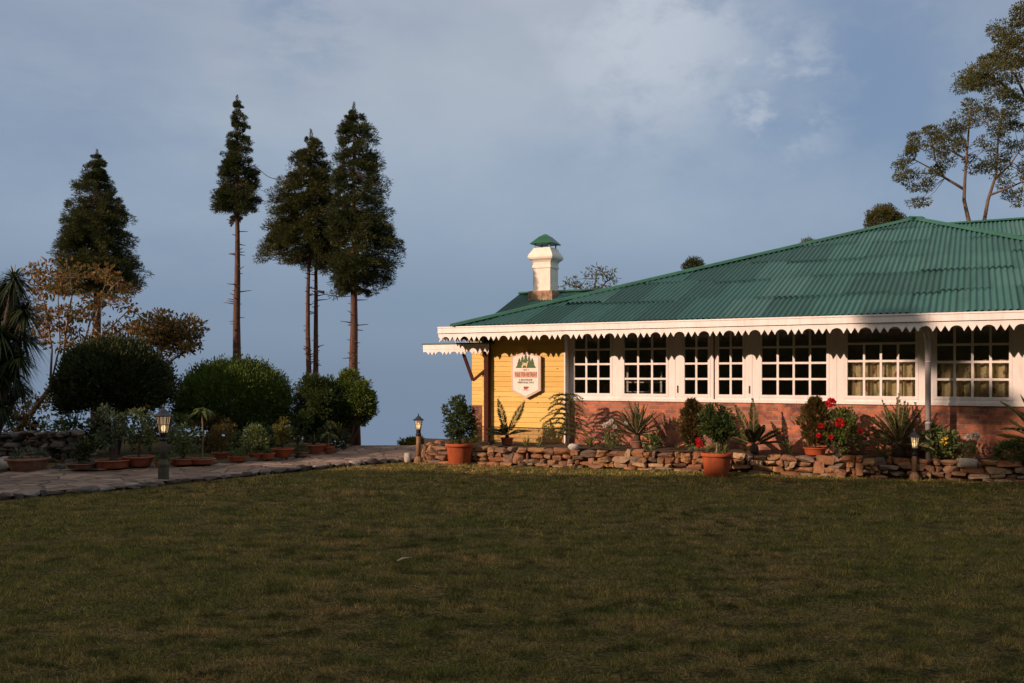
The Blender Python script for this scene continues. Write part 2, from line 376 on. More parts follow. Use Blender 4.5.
def stone(name, cols, rough=.9):
    m, nt, b, L = newmat(name); g = nd(nt, 'ShaderNodeNewGeometry'); n = len(cols)
    c = ramp(nt, g.outputs['Random Per Island'], [(i/(n-1), q) for i, q in enumerate(cols)])
    f = noise(nt, 9, 8, .7); f2 = noise(nt, 30, 6, .7)
    c = mixc(nt, ramp(nt, f, [(.42, (0,0,0)), (.72, (.75,.75,.75))]), c, (.07, .055, .045))
    c = mixc(nt, ramp(nt, f2, [(.6, (0,0,0)), (.75, (.4,.4,.4))]), c, (.40, .36, .31))
    L(c, b.inputs['Base Color']); b.inputs['Roughness'].default_value = rough; bump(nt, b, f2, .6, .02); return m
M['sandstone'] = stone('sandstone', [(.21,.10,.05), (.36,.16,.065), (.26,.135,.072), (.42,.225,.09), (.12,.08,.058), (.38,.145,.055), (.21,.16,.13), (.47,.31,.17), (.15,.07,.042)])
M['palestone'] = stone('pale_stone', [(.42,.39,.35), (.52,.48,.44)])
M['rubble'] = stone('grey_rubble', [(.06,.05,.045), (.11,.09,.08), (.15,.10,.075), (.22,.20,.19), (.07,.06,.055), (.10,.075,.06)])
M['kerbstone'] = stone('kerb_stone', [(.07,.058,.050), (.12,.10,.085), (.42,.39,.36), (.08,.065,.055), (.24,.21,.185), (.06,.05,.042), (.09,.07,.055)])
def flag():
    m, nt, b, L = newmat('path_flagstone'); tcn = nd(nt, 'ShaderNodeTexCoord')
    vo = nd(nt, 'ShaderNodeTexVoronoi', feature='DISTANCE_TO_EDGE'); vo.inputs['Scale'].default_value = 2.4; L(tcn.outputs['Object'], vo.inputs['Vector'])
    v2 = nd(nt, 'ShaderNodeTexVoronoi'); v2.inputs['Scale'].default_value = 2.4; L(tcn.outputs['Object'], v2.inputs['Vector'])
    sh = nd(nt, 'ShaderNodeSeparateColor'); L(v2.outputs['Color'], sh.inputs[0])
    c = ramp(nt, sh.outputs[0], [(0, (.15,.10,.078)), (.5, (.24,.165,.125)), (1, (.36,.255,.20))])
    f = noise(nt, 7, 8, .7)
    c = mixc(nt, ramp(nt, f, [(.4, (0,0,0)), (.75, (.7,.7,.7))]), c, (.11, .075, .055))
    c = mixc(nt, ramp(nt, vo.outputs['Distance'], [(.015, (1,1,1)), (.05, (0,0,0))]), c, (.06, .05, .035))
    L(c, b.inputs['Base Color']); b.inputs['Roughness'].default_value = .9
    bump(nt, b, ramp(nt, vo.outputs['Distance'], [(0, (0,0,0)), (.08, (1,1,1))]), .5, .02); return m
M['flag'] = flag()
def lawnmat(name, blade):
    m, nt, b, L = newmat(name)
    pos = nd(nt, 'ShaderNodeNewGeometry')
    fa = noise(nt, 1.9, 9, .78, vec=pos.outputs['Position'], sc=(.55, 1.0, 0)); fb = noise(nt, 5, 5, .6, vec=pos.outputs['Position'], sc=(.7, 1, 0))
    fc = noise(nt, .35, 3, .5, vec=pos.outputs['Position'], sc=(1, 1, 0))
    green = (.125, .168, .044); brown = (.46, .32, .15); dark = (.066, .078, .028)
    c = mixc(nt, ramp(nt, fa, [(.38, (0,0,0)), (.62, (1,1,1))]), green, brown)
    c = mixc(nt, ramp(nt, fb, [(.36, (1,1,1)), (.52, (0,0,0))]), c, dark)
    c = mixc(nt, ramp(nt, fc, [(.4, (0,0,0)), (.65, (.55,.55,.55))]), c, (.22, .225, .07))
    if blade:
        v = ramp(nt, pos.outputs['Random Per Island'], [(0, (.35,.40,.3)), (.5, (1,1,1)), (.85, (1.5,1.4,1.15)), (1, (2.6,2.2,1.7))])
        c = mixc(nt, 1.0, c, v, 'MULTIPLY')
        t = nd(nt, 'ShaderNodeBsdfTranslucent'); L(c, t.inputs[0]); ms = nd(nt, 'ShaderNodeMixShader'); ms.inputs[0].default_value = .25
        L(b.outputs[0], ms.inputs[1]); L(t.outputs[0], ms.inputs[2]); L(ms.outputs[0], nt.nodes['Material Output'].inputs[0])
    else:
        c = mixc(nt, .60, c, (.040, .026, .013)); fd = noise(nt, 38, 6, .75, vec=pos.outputs['Position']); c = mixc(nt, 1.0, c, ramp(nt, fd, [(.38, (.15,.15,.15)), (.5, (.8,.8,.8)), (.62, (2.0,1.8,1.5))]), 'MULTIPLY'); bump(nt, b, fd, .9, .04)
    L(c, b.inputs['Base Color']); b.inputs['Roughness'].default_value = .9; b.inputs['Specular IOR Level'].default_value = .03
    return m
M['lawn'] = lawnmat('lawn_earth', False); M['blade'] = lawnmat('grass_blade', True)
M['conifer'] = leafmat('conifer_needles', [(.032,.052,.015), (.058,.080,.022), (.086,.098,.028), (.125,.115,.036)], .2)
M['conifer2'] = leafmat('conifer_needles_dark', [(.028,.050,.018), (.050,.074,.024), (.074,.090,.028), (.105,.105,.036)], .2)
M['hedge'] = leafmat('clipped_hedge_leaf', [(.035,.070,.014), (.075,.130,.022), (.12,.18,.03), (.17,.19,.04)], .2)
M['hedge_dark'] = leafmat('dark_hedge_leaf', [(.028,.040,.014), (.046,.066,.022), (.085,.090,.030)], .15)
M['shrub'] = leafmat('shrub_leaf', [(.06,.10,.03), (.10,.155,.05), (.15,.19,.06), (.20,.21,.085)], .3)
M['shrub_blue'] = leafmat('bluish_leaf', [(.055,.085,.045), (.09,.125,.065), (.16,.19,.11)], .3)
M['shrub_yel'] = leafmat('yellow_green_leaf', [(.10,.10,.02), (.16,.14,.03), (.07,.09,.02)], .35)
M['gloss'] = leafmat('glossy_leaf', [(.025,.05,.014), (.045,.08,.02), (.07,.105,.03), (.11,.12,.035)], .3, .35)
M['autumn'] = leafmat('russet_leaf', [(.08,.10,.022), (.16,.12,.03), (.26,.10,.022), (.11,.12,.03), (.34,.13,.03), (.09,.11,.025), (.20,.06,.025)], .4)
M['olivebrown'] = leafmat('olive_brown_leaf', [(.08,.062,.018), (.13,.088,.024), (.17,.105,.03), (.09,.09,.024)], .35)
M['euc'] = leafmat('olive_tree_leaf', [(.045,.062,.016), (.075,.085,.022), (.11,.10,.026), (.06,.075,.02)], .3)
M['strap'] = leafmat('strap_leaf', [(.02,.035,.016), (.035,.055,.022), (.06,.075,.03)], .2, .4)
M['agave'] = leafmat('agave_leaf', [(.08,.12,.03), (.12,.15,.045), (.16,.18,.06)], .25, .45)
M['cycad'] = leafmat('cycad_leaf', [(.055,.072,.024), (.10,.115,.036), (.17,.15,.055)], .2, .45)
M['thuja'] = leafmat('thuja_leaf', [(.06,.06,.015), (.10,.075,.02), (.13,.085,.03), (.05,.06,.015)], .3)
M['red'] = leafmat('red_petal', [(.55,.012,.02), (.70,.02,.03), (.62,.03,.05)], .3)
M['whitepetal'] = leafmat('white_petal', [(.70,.66,.60), (.8,.78,.72)], .3)
M['yelpetal'] = leafmat('yellow_petal', [(.6,.38,.04), (.7,.5,.08)], .3)
def curtainmat():
    m, nt, b, L = newmat('patterned_curtain'); f = noise(nt, 9, 4, .6, sc=(1, 1, .5)); f2 = noise(nt, 5, 3, .5)
    c = ramp(nt, f, [(.42, (.62, .50, .30)), (.56, (.70, .60, .40)), (.62, (.30, .14, .06)), (.7, (.22, .12, .07))])
    c = mixc(nt, ramp(nt, f2, [(.55, (0,0,0)), (.62, (.6,.6,.6))]), c, (.18, .20, .09))
    L(c, b.inputs['Base Color']); b.inputs['Roughness'].default_value = .9; return m
M['curtain'] = curtainmat()
M['sign_frame'] = simple('sign_frame_paint', (.60, .47, .43), .6, .12, 8, .05)
M['sign_face'] = simple('sign_cream_paint', (.80, .76, .70), .6, .06, 8, .03)
M['sign_green'] = simple('sign_green_paint', (.035, .10, .025), .6, .15, 20, 0)
M['sign_red'] = simple('sign_maroon_paint', (.28, .055, .03), .6, .15, 20, 0)
M['sign_band'] = simple('sign_pink_band', (.62, .40, .30), .6, .06, 8, 0)
M['sign_ink'] = simple('sign_dark_ink', (.12, .09, .08), .6, .1, 20, 0)
M['sign_fawn'] = simple('sign_fawn_paint', (.62, .52, .30), .6, .1, 20, 0)

# ================================================================== ground
def sstep(a, b, x): t = np.clip((x-a)/(b-a), 0, 1); return t*t*(3-2*t)
WSH = 14.45                                  # line (P.v) along which the added unseen hill's shadow ends on the lawn
def ridge_h(s):                              # crest height along u; unseen hill added and shaped to shade the lawn
    s_ = s
    h = 8.93+(np.clip(s_, -30, 0)+24.3)*.175 + .07*np.sin(s_*1.3)+.05*np.sin(s_*3.1+1)
    h = h + 3.5*sstep(-25.6, -29.5, s_) + 1.0*sstep(-34, -44, s_)
    return h
PR = 25.0
def gz(X, Y):
    X = np.asarray(X, float); Y = np.asarray(Y, float)
    wv = X*V[0]+Y*V[1]; s = X*U[0]+Y*U[1]
    z = .012*np.sin(X*1.3+Y*.4)*np.sin(Y*1.1) 
    Ye = 21.6+3.4*sstep(-4.2, -6.5, X)+40*sstep(-1.2, 1.5, X)
    over = np.maximum(Y-Ye, 0); z = z-np.where(over < 1.5, .3*over*over, .675+.9*(over-1.5))
    ol = np.maximum(-17-X, 0)*sstep(0, 8, wv+2); z = z-.6*ol
    p = WSH-wv
    up = sstep(PR-13, PR, p)*ridge_h(s); z = z+up-np.maximum(p-PR-6, 0)*.15
    return np.maximum(z, -380)
def axis(lim, fine_lo, fine_hi, step):
    a = list(np.arange(fine_lo, fine_hi+1e-6, step)); d = step; x = fine_hi
    while x < lim: d *= 1.22; x += d; a.append(x)
    d = step; x = fine_lo; b = []
    while x > -lim: d *= 1.22; x -= d; b.append(x)
    return np.array(b[::-1]+a)
ax = axis(700, -26, 14, .4); ay = axis(700, -14, 28, .4)
gx, gy = np.meshgrid(ax, ay); gzv = gz(gx, gy)
nx, ny = len(ax), len(ay); ii = (np.arange(ny-1)[:, None]*nx+np.arange(nx-1)[None]).ravel()
g = MB().add(np.stack([gx, gy, gzv], -1).reshape(-1, 3), np.stack([ii, ii+1, ii+nx+1, ii+nx], 1)).build('lawn', M['lawn'], smooth=True)
kind(g, 'structure')

# path
fr_px = [(-90,512),(0,500.5),(60,494.5),(100,491.5),(165,484.5),(230,478),(300,470.5),(360,465),(405,461.8),(430,460.5),(480,459)]
bk_px = [(-90,480),(0,474.5),(60,471.5),(100,470),(165,468),(230,465.5),(285,461.5),(325,456.5),(345,449.5),(400,447.2),(500,446)]
def resamp(pl, n):
    P = [Vector(p) for p in pl]; d = [0]
    for a, b in zip(P, P[1:]): d.append(d[-1]+(b-a).length)
    t = np.linspace(0, d[-1], n); return np.stack([np.interp(t, d, [p[i] for p in P]) for i in range(3)], 1)
frw = resamp([gr(*p) for p in fr_px], 90); bkw = resamp([gr(*p) for p in bk_px], 90)
K = 9; rows = [frw*(1-j/K)+bkw*(j/K) for j in range(K+1)]
pv = np.stack(rows, 0); pv[..., 2] = .05+.012*np.sin(pv[..., 0]*3+pv[..., 1]*2.1)+rng.normal(size=pv.shape[:2])*.006
ii = (np.arange(K)[:, None]*90+np.arange(89)[None]).ravel()
kind(MB().add(pv.reshape(-1, 3), np.stack([ii, ii+1, ii+91, ii+90], 1)).build('path', M['flag'], smooth=True), 'structure')

# ---- rounded, knocked-about stones
def cube_sphere(n=3):
    bm = bmesh.new(); bmesh.ops.create_cube(bm, size=2); bmesh.ops.subdivide_edges(bm, edges=bm.edges[:], cuts=n, use_grid_fill=True)
    bm.verts.ensure_lookup_table(); v = np.array([q.co[:] for q in bm.verts]); f = [tuple(q.index for q in x.verts) for x in bm.faces]; bm.free(); return v, f
CSV, CSF = cube_sphere(4)
def stone_at(mb, c, size, rz=0.0, round_=.5, jit=.07):
    v = CSV.copy(); s = v/np.linalg.norm(v, axis=1, keepdims=True)*1.12
    v = v*(1-round_)+s*round_
    ph = rng.uniform(0, 6.3, 6)
    v = v*(1+jit*(np.sin(v[:, [1]]*2.6+ph[0])+np.sin(v[:, [2]]*3.1+ph[1])+np.sin(v[:, [0]]*2.2+ph[2])))+rng.normal(size=v.shape)*.04
    v = v+v[:, [1, 2, 0]]*rng.uniform(-.14, .14, 3)
    for _ in range(7):
        nn = rng.normal(size=3); nn /= np.linalg.norm(nn); dd = rng.uniform(.80, 1.05); e = np.maximum(v@nn-dd, 0); v = v-e[:, None]*nn
    v = v*np.array(size)/2
    c_, s_ = math.cos(rz), math.sin(rz); v = np.stack([v[:, 0]*c_-v[:, 1]*s_, v[:, 0]*s_+v[:, 1]*c_, v[:, 2]], 1)
    mb.add(v+np.array(c), CSF)
def kerb(name, line, size, mat, gap=.0, sink=.3):
    mb = MB(); d = 0; Ls = np.linalg.norm(np.diff(line, axis=0), axis=1).sum(); cum = np.concatenate([[0], np.cumsum(np.linalg.norm(np.diff(line, axis=0), axis=1))])
    while d < Ls:
        l = size*random.uniform(.55, 1.9); p = [np.interp(d+l/2, cum, line[:, i]) for i in range(3)]
        q = [np.interp(min(Ls, d+l/2+.1), cum, line[:, i]) for i in range(2)]; a = math.atan2(q[1]-p[1], q[0]-p[0])
        hh = size*random.uniform(.3, .75)
        stone_at(mb, (p[0]+random.uniform(-.03, .03), p[1]+random.uniform(-.03, .03), .02+hh*.18), (l*.98, size*random.uniform(.6, 1.0), hh), a+random.uniform(-.3, .3), random.uniform(.25, .6), .10)
        d += l+gap
    return kind(mb.build(name, mat), 'structure')
fl = frw.copy(); kerb('path_kerb', fl[:82], .17, M['kerbstone'])
kerb('path_back_kerb', bkw[:68], .22, M['rubble'])

# ================================================================== house
house = thing('house', 'long low bungalow with green corrugated roof, yellow and brick walls and white windows', 'house', h2w(0, 0), math.atan2(U[1], U[0]))
OV = 1.0; ZE = 2.69; XL = -.27; XR = 13.75; XA = 7.948; YA = 7.45; ZR = 2.672; PIT = (5.53-ZR)/(YA+OV)
XEND = 12.9
# --- yellow board wall (stands 0.2 m proud)
XY = hx(564, -.2)
def boards(x0, x1, yf, z0, z1, th=.03, bh=.105, gap=.008):
    mb = MB(); z = z0
    while z < z1-.02:
        t = min(z+bh-gap, z1); mb.box(x0, x1, yf+random.uniform(-.002, .002), yf+th, z, t); z += bh
    mb.box(x0+.003, x1-.003, yf+th*.55, yf+th+.14, z0, z1); return mb
boards(0, XY, -.2, .62, 2.60).build('yellow_wall', M['yellow'], house)
MB().box(0, XY, -.20, .0, -.1, .60).build('yellow_wall_base', M['buff'], house)
MB().box(XY+.002, XY+.03, -.205, .05, 0.3, 2.60).build('corner_board', M['white'], house)
# left flank and far walls
mb = MB(); mb.box(0, .12, .0, 13.5, 0, 2.6); mb.box(0, XEND, 13.5, 13.62, 0, 2.6); mb.box(XEND-.12, XEND, 0.1, 13.5, 0, 2.6); mb.build('side_wall', M['yellow'], house)
# --- brick plinth
ZS = 1.187
XB = XY+.03
MB().box(XB, XEND, 0, .16, -.1, ZS).build('brick_wall', M['brick'], house)
# --- windows and timber framing
wins = [(574.7, 610.3, 3, 4, 0), (624.5, 666.2, 3, 4, 0), (684.8, 708.0, 2, 4, 0), (718.9, 742.7, 2, 4, 0), (762, 826.5, 4, 4, 0), (847.5, 915.3, 4, 4, 1), (937, 1009, 4, 4, 0)]
WX = [(hx(a), hx(b), n, r, k) for a, b, n, r, k in wins]
WX.append((WX[-1][1]+.45, WX[-1][1]+1.75, 4, 4, 0))
ZB, ZT = 1.335, 2.50
M['glass']
mb = MB()
mb.box(XB, XEND, -.035, .10, ZS, ZS+.055)                      # projecting sill board
mb.box(XB, XEND, -.004, .10, ZT+.045, 2.60)
xs = [XB]
for a, b, *_ in WX: xs += [a-.045, b+.045]
xs.append(XEND)
for i in range(0, len(xs), 2):
    x0, x1 = xs[i], xs[i+1]
    n = max(1, round((x1-x0)/.16)); 
    for k in range(n):                                          # upright boards with fine joints
        q0 = x0+(x1-x0)*k/n; q1 = x0+(x1-x0)*(k+1)/n
        mb.box(q0+.003, q1-.003, -.012, .08, ZS+.055, ZT+.045)
    mb.box(x0, x1, 0, .07, ZS+.055, ZT+.045)
for i in range(1, len(xs)-1, 2):                                # apron under each window
    mb.box(xs[i], xs[i+1], -.008, .08, ZS+.055, ZB-.05)
mb.build('timber_frame', M['white'], house)
for a, b, n, r, k in WX:
    f = MB(); e = .045; y0, y1 = -.018, .05
    f.box(a-e, a, y0, y1, ZB-.05, ZT+.045); f.box(b, b+e, y0, y1, ZB-.05, ZT+.045)
    f.box(a, b, y0, y1, ZB-.05, ZB); f.box(a, b, y0, y1, ZT, ZT+.045)
    zv = ZT if not k else hz(880, 343.5, 0)
    for j in range(1, n): x = a+(b-a)*j/n; f.box(x-.019, x+.019, -.008, .03, ZB, zv)
    rows_ = [ZB+(zv-ZB)*j/(r-k) for j in range(1, r-k)]+([zv] if k else [])
    for z in rows_: f.box(a, b, -.010, .032, z-.019, z+.019)
    w_ = f.build('window', M['white'], house)
    MB().box(a+.002, b-.002, .008, .012, ZB+.002, ZT-.002).build('pane', M['glass'], w_)
# latches beside the casements
for px in (677.8, 749.5):
    x = hx(px); MB().box(x-.006, x+.006, -.035, -.014, 1.36, 1.50).build('window_latch', M['black'], house)
x = hx(714.3); MB().box(x-.009, x+.009, -.022, -.013, ZS+.06, ZT).build('casement_gap_strip', M['brown'], house)
# --- room behind the glass
MB().box(.2, XEND-.2, .2, 5.4, .5, .55).build('room_floor', M['interior'], house)
MB().box(.2, XEND-.2, .2, 5.4, 2.52, 2.56).build('room_ceiling', M['ceilin'], house)
mb = MB(); mb.box(.2, XEND-.2, 5.4, 5.5, .5, 2.56)
mb.build('room_wall', M['interior'], house)
# --- eaves: fascia, scalloped valance, soffit
XF0, XF1 = hx(439, -OV), XR
fa = MB(); fa.box(XF0, XF1, -OV-.055, -OV, ZE-.135, ZE-.002); fa.box(XF0, XF0+.03, -OV, 14.6, ZE-.135, ZE-.002)
fa.box(XF0, XF1, -OV-.068, -OV-.055, ZE-.028, ZE-.002)
fa.build('fascia', M['white'], house)
PER = (hx(655.9, -OV)-hx(632.6, -OV))
def vprof(t):                                                   # t in 0..1 over one repeat -> how far the lace hangs (0..1)
    if t < .46: u = (t/.46-.5)*2; return 1-math.sqrt(max(0, 1-u*u))*.98
    u = (t-.46)/.54*2 % 1.0                                      # two pointed gaps
    return min(1, abs(u-.5)*2)
def valance(x0, x1, y, ztop, drop, tooth, per, ph=0.0, along_y=False, th=.02):
    n = int((x1-x0)/per*48); xs_ = np.linspace(x0, x1, n)
    zb = np.array([ztop-drop+tooth*(1-vprof(((q-x0)/per+ph) % 1)) for q in xs_])
    v = np.stack([np.stack([xs_, np.full(n, y-th), np.full(n, ztop)], 1), np.stack([xs_, np.full(n, y-th), zb], 1),
                  np.stack([xs_, np.full(n, y), zb], 1), np.stack([xs_, np.full(n, y), np.full(n, ztop)], 1)], 1)
    if along_y: v = v[..., [1, 0, 2]]
    i = np.arange(n-1)[:, None]*4
    fcs = np.concatenate([i+np.array([[0, 1, 5, 4]]), i+np.array([[1, 2, 6, 5]]), i+np.array([[2, 3, 7, 6]])])
    return MB().add(v.reshape(-1, 3), fcs)
xa0 = hx(632.6, -OV)                                            # an arch is centred here
ph0 = (.23-(xa0-XF0)/PER) % 1
valance(XF0, XF1, -OV-.004, ZE-.135, .172, .102, PER, ph0).build('valance', M['white'], house)
valance(-OV, 14.6, XF0+.02, ZE-.135, .165, .085, PER, 0, True).build('valance', M['white'], house)
mb = MB(); mb.add([(XF0+.03, -OV, ZE-.10), (XF1, -OV, ZE-.10), (XF1, .1, ZE+.02), (XF0+.03, .1, ZE+.02), (XF0+.03, -OV, ZE-.07), (XF1, -OV, ZE-.07), (XF1, .1, ZE+.05), (XF0+.03, .1, ZE+.05)],
           [(0,1,2,3), (7,6,5,4), (0,4,5,1), (1,5,6,2), (2,6,7,3), (3,7,4,0)])
for i in range(24):
    x = XF0+.3+i*.6; mb.bar((x, -OV, ZE-.13), (x, .0, ZE-.02), .05, .07)
mb.box(0, XEND, .0, .12, 2.60, 2.75)
mb.box(XF0+.03, .0, -OV, 14.6, ZE-.06, ZE-.04)
mb.build('soffit', M['soffit'], house)
# --- corrugated roof planes
def corrugated(org, along, upv, width, dmax_fn, slope_len, rows, per=.098, amp=.021, seed=1, name='roof', parent=house, dmin_fn=None):
    """sheets lie along `along` (unit) and climb `upv` (unit); clipped to d in [dmin(x), dmax(x)]"""
    rs = np.random.default_rng(seed); spp = 6; org = np.array(org, float); along = np.array(along, float); upv = np.array(upv, float); nrmv = np.cross(along, upv)
    n = int(width/per*spp)+1; xs_ = np.linspace(0, width, n); dm = np.array([dmax_fn(x) for x in xs_]); d0 = np.array([dmin_fn(x) if dmin_fn else 0 for x in xs_])
    hgt = amp*np.sin(xs_/per*2*math.pi)
    vs = []; fs = []; sh = []; base = 0; sw = .78
    for r in range(len(rows)-1):
        jit = rs.uniform(-.16, .16, int(width/sw)+9) if r > 0 else np.zeros(int(width/sw)+9)
        jit2 = rs.uniform(-.10, .10, int(width/sw)+9)*0
        col = np.floor((xs_+r*.37)/sw).astype(int)
        tone = rs.random(int(width/sw)+9)
        lift = rs.uniform(0, .012, int(width/sw)+9)
        colh = rs.uniform(0, .020, int(width/sw)+9)
        lo = np.maximum(rows[r]+jit[col]-.12, d0); hi = np.minimum(rows[r+1]+.12, dm); ok = hi > lo
        lo = np.minimum(lo, dm); hi = np.maximum(np.minimum(hi, dm), lo)
        for q, tt in ((lo, 1.0), (hi, 0.0)):
            lifts = (.009+(lift[col]/.012)**3*.022)*tt*(1 if r > 0 else .3)
            vs.append(org+along*xs_[:, None]+upv*q[:, None]+nrmv*(hgt+lifts+colh[col]+.01)[:, None])
        i = np.arange(n-1); good = ok[:-1] | ok[1:]; good &= True
        i = i[good]; fs.append(np.stack([base+i, base+i+1, base+n+i+1, base+n+i], 1)); sh.append(tone[col[i]]); base += 2*n
    mb = MB(); mb.add(np.concatenate(vs), np.concatenate(fs)); 
    o = mb.build(name, M['roof'], parent, smooth=True)
    a = o.data.attributes.new('sheet', 'FLOAT', 'FACE'); a.data.foreach_set('value', np.concatenate(sh).astype(np.float32)); return o
SL = math.hypot(1, PIT)
o3 = lambda x, y: np.array([x, y, 0.])
up_f = np.array([0, 1, PIT])/SL
front = corrugated((XL, -OV+.006, ZR), (1, 0, 0), up_f, XR-XL, lambda x: SL*max(0, min(x*(YA+OV)/(XA-XL), (XR-XL-x)*(YA+OV)/(XR-XA))), 0, [0, 1.55, 3.1, 4.7, 6.3, 7.9, 9.3], seed=3)
DB = YA+OV
pl_ = (5.53-ZR)/(XA-XL); up_l = np.array([1, 0, pl_])/math.hypot(1, pl_); wl = 2*DB
corrugated((XL-.03, -OV+2*DB, ZR), (0, -1, 0), up_l, wl, lambda x: math.hypot(1, pl_)*(XA-XL)*min(x, wl-x)/DB, 0, [0, 1.6, 3.2, 4.8, 6.4, 8, 9.3], seed=4)
pr_ = (5.53-ZR)/(XR-XA); up_r = np.array([-1, 0, pr_])/math.hypot(1, pr_)
corrugated((XR+.03, -OV, ZR), (0, 1, 0), up_r, wl, lambda x: math.hypot(1, pr_)*(XR-XA)*min(x, wl-x)/DB, 0, [0, 1.6, 3.2, 4.8, 6.6], seed=5)
corrugated((XR, -OV+2*DB, ZR), (-1, 0, 0), np.array([0, -1, PIT])/SL, XR-XL, lambda x: SL*max(0, min(x*(YA+OV)/(XR-XA), (XR-XL-x)*(YA+OV)/(XA-XL))), 0, [0, 1.55, 3.1, 4.7, 6.3, 7.9, 9.3], seed=6)
apex = Vector((XA, YA, ZR+PIT*(YA+OV)+.03))
caps = MB()
def ridge(a, b, wd=.13):
    a = Vector(a); b = Vector(b); d = (b-a).normalized(); x = d.cross(Vector((0,0,1))).normalized(); y = x.cross(d)
    prof = [(-wd, -.045), (-wd*.7, -.020), (-.05, .008), (0, .018), (.05, .008), (wd*.7, -.020), (wd, -.045)]
    n = len(prof); vv = [p+x*q+y*(r_+.03) for p in (a, b) for q, r_ in prof]
    caps.add(vv, [(i, i+1, n+i+1, n+i) for i in range(n-1)]+[tuple(range(n)), tuple(reversed(range(n, 2*n)))])
for c in ((XL, -OV-.03, ZR+.03), (XR, -OV-.03, ZR+.03), (XL, -OV+2*DB, ZR+.03), (XR, -OV+2*DB, ZR+.03)): ridge(Vector(c), apex)
ridge(apex+Vector((-.12, -.1, .01)), apex+Vector((.14, .1, .01)), .16)
# rear right wing: a ridge higher than the hip
RY = 10.0; RZ = 5.72; rp = .36
corrugated((XA+.4, RY-5.2, RZ-5.2*rp), (1, 0, 0), np.array([0, 1, rp])/math.hypot(1, rp), 9.0, lambda x: 5.2*math.hypot(1, rp), 0, [0, 1.8, 3.6, 5.6], seed=8)
corrugated((XA+9.4, RY+5.2, RZ-5.2*rp), (-1, 0, 0), np.array([0, -1, rp])/math.hypot(1, rp), 9.0, lambda x: 5.2*math.hypot(1, rp), 0, [0, 1.8, 3.6, 5.6], seed=9)
ridge((XA+.35, RY, RZ+.03), (XA+9.45, RY, RZ+.03))
# rear left wing with the chimney
WY = 9.0; WZ = 4.29; wp = .45; WXL = -3.73
hw = 3.05
corrugated((WXL, WY-hw, WZ-hw*wp), (1, 0, 0), np.array([0, 1, wp])/math.hypot(1, wp), 8.3, lambda x: hw*math.hypot(1, wp), 0, [0, 1.6, 3.5], seed=10)
corrugated((WXL+8.3, WY+hw, WZ-hw*wp), (-1, 0, 0), np.array([0, -1, wp])/math.hypot(1, wp), 8.3, lambda x: hw*math.hypot(1, wp), 0, [0, 1.6, 3.5], seed=12)
ridge((WXL-.02, WY, WZ+.03), (WXL+8.2, WY, WZ+.03))
caps.build('ridge_cap', M['ridge'], house)
wx0 = hx(472, 6.1)
boards(wx0, .1, 6.1, .82, 2.93).build('wing_wall', M['yellow'], house)
MB().box(wx0, .1, 6.1, 6.22, -2, .82).build('wing_brick_base', M['brick'], house)
mb = MB(); mb.box(wx0, wx0+.1, 6.26, 11.8, -3, 2.93); mb.add([(wx0+.01, 6.1, 2.9), (wx0+.01, 11.9, 2.9), (wx0+.01, WY, 2.85+2.9*wp)], [(0, 1, 2)]); mb.build('gable_wall', M['yellow'], house)
# --- chimney
cy = 8.72; cx = (hx(533.5, cy-.3)+hx(549.5, cy-.3))/2
ch = bpy.data.objects.new('chimney', None)
b = MB(); r_ = .295
zb0, zb1, zt = 3.85, hz(541, 290.5, cy-.4), hz(541, 247.5, cy-.3)
def sq(prof, x, y): # square lathe
    m = MB(); m.lathe([(r*math.sqrt(2), z) for r, z in prof], 4, (x, y, 0), rot=math.pi/4); return m
hh = zt-zb1
chim = sq([(r_, zb1-.02), (r_, zb1+hh*.52), (r_+.025, zb1+hh*.53), (r_+.025, zb1+hh*.57), (r_+.01, zb1+hh*.60), (r_+.01, zb1+hh*.66), (r_+.045, zb1+hh*.70), (r_+.11, zb1+hh*.74), (r_+.13, zb1+hh*.78), (r_+.115, zb1+hh*.83), (r_+.06, zb1+hh*.90), (r_-.0, zb1+hh*.97), (r_-.01, zt)], cx, cy).build('chimney', M['chimneyw'], house)
sq([(.41, zb0), (.405, zb1-.04), (.39, zb1), (.3, zb1+.002)], cx, cy).build('chimney_base', M['oldplaster'], chim)
capm = MB()
for sx in (-1, 1):
    for sy in (-1, 1): capm.bar((cx+sx*.24, cy+sy*.24, zt-.03), (cx+sx*.24, cy+sy*.24, zt+.16), .03)
capm.lathe([(.36*1.42, zt+.12), (.37*1.42, zt+.135), (.16*1.42, zt+.36), (.05, zt+.45), (.03, zt+.45)], 4, (cx, cy, 0), rot=math.pi/4)
capm.build('chimney_cap', M['green_metal'], chim)
# --- side awning on the wing
ay0 = -.45; ax0, ax1 = hx(423.5, ay0), hx(489, ay0); az = hz(430, 344.8, ay0)
aw = MB(); aw.add([(ax0-.03, ay0-.03, az), (ax1, ay0-.03, az), (ax1, 2.4, az+.04), (ax0-.03, 2.4, az+.04), (ax0-.03, ay0-.03, az+.03), (ax1, ay0-.03, az+.03), (ax1, 2.4, az+.07), (ax0-.03, 2.4, az+.07)], [(0,3,2,1),(4,5,6,7),(0,1,5,4),(1,2,6,5),(2,3,7,6),(3,0,4,7)])
awn = aw.build('awning', M['green_metal'], house)
m2_ = MB(); m2_.box(ax0, ax1, ay0-.02, ay0+.01, az-.10, az-.002); m2_.box(ax0, ax0+.03, ay0+.01, 2.3, az-.10, az-.002); m2_.build('fascia', M['white'], awn)
valance(ax0, ax1, ay0+.005, az-.10, .125, .075, .36, .1).build('valance', M['white'], awn)
def hp(px, py, y): return Vector((hx(px, y), y, hz(px, py, y)))
bk = MB(); bk.bar(hp(463.5, 354, -.3), hp(473, 380.5, -.25), .06); bk.bar(hp(473, 380.5, -.25), hp(486, 369.5, -.22), .05)
bk.build('bracket', M['brown'], awn)
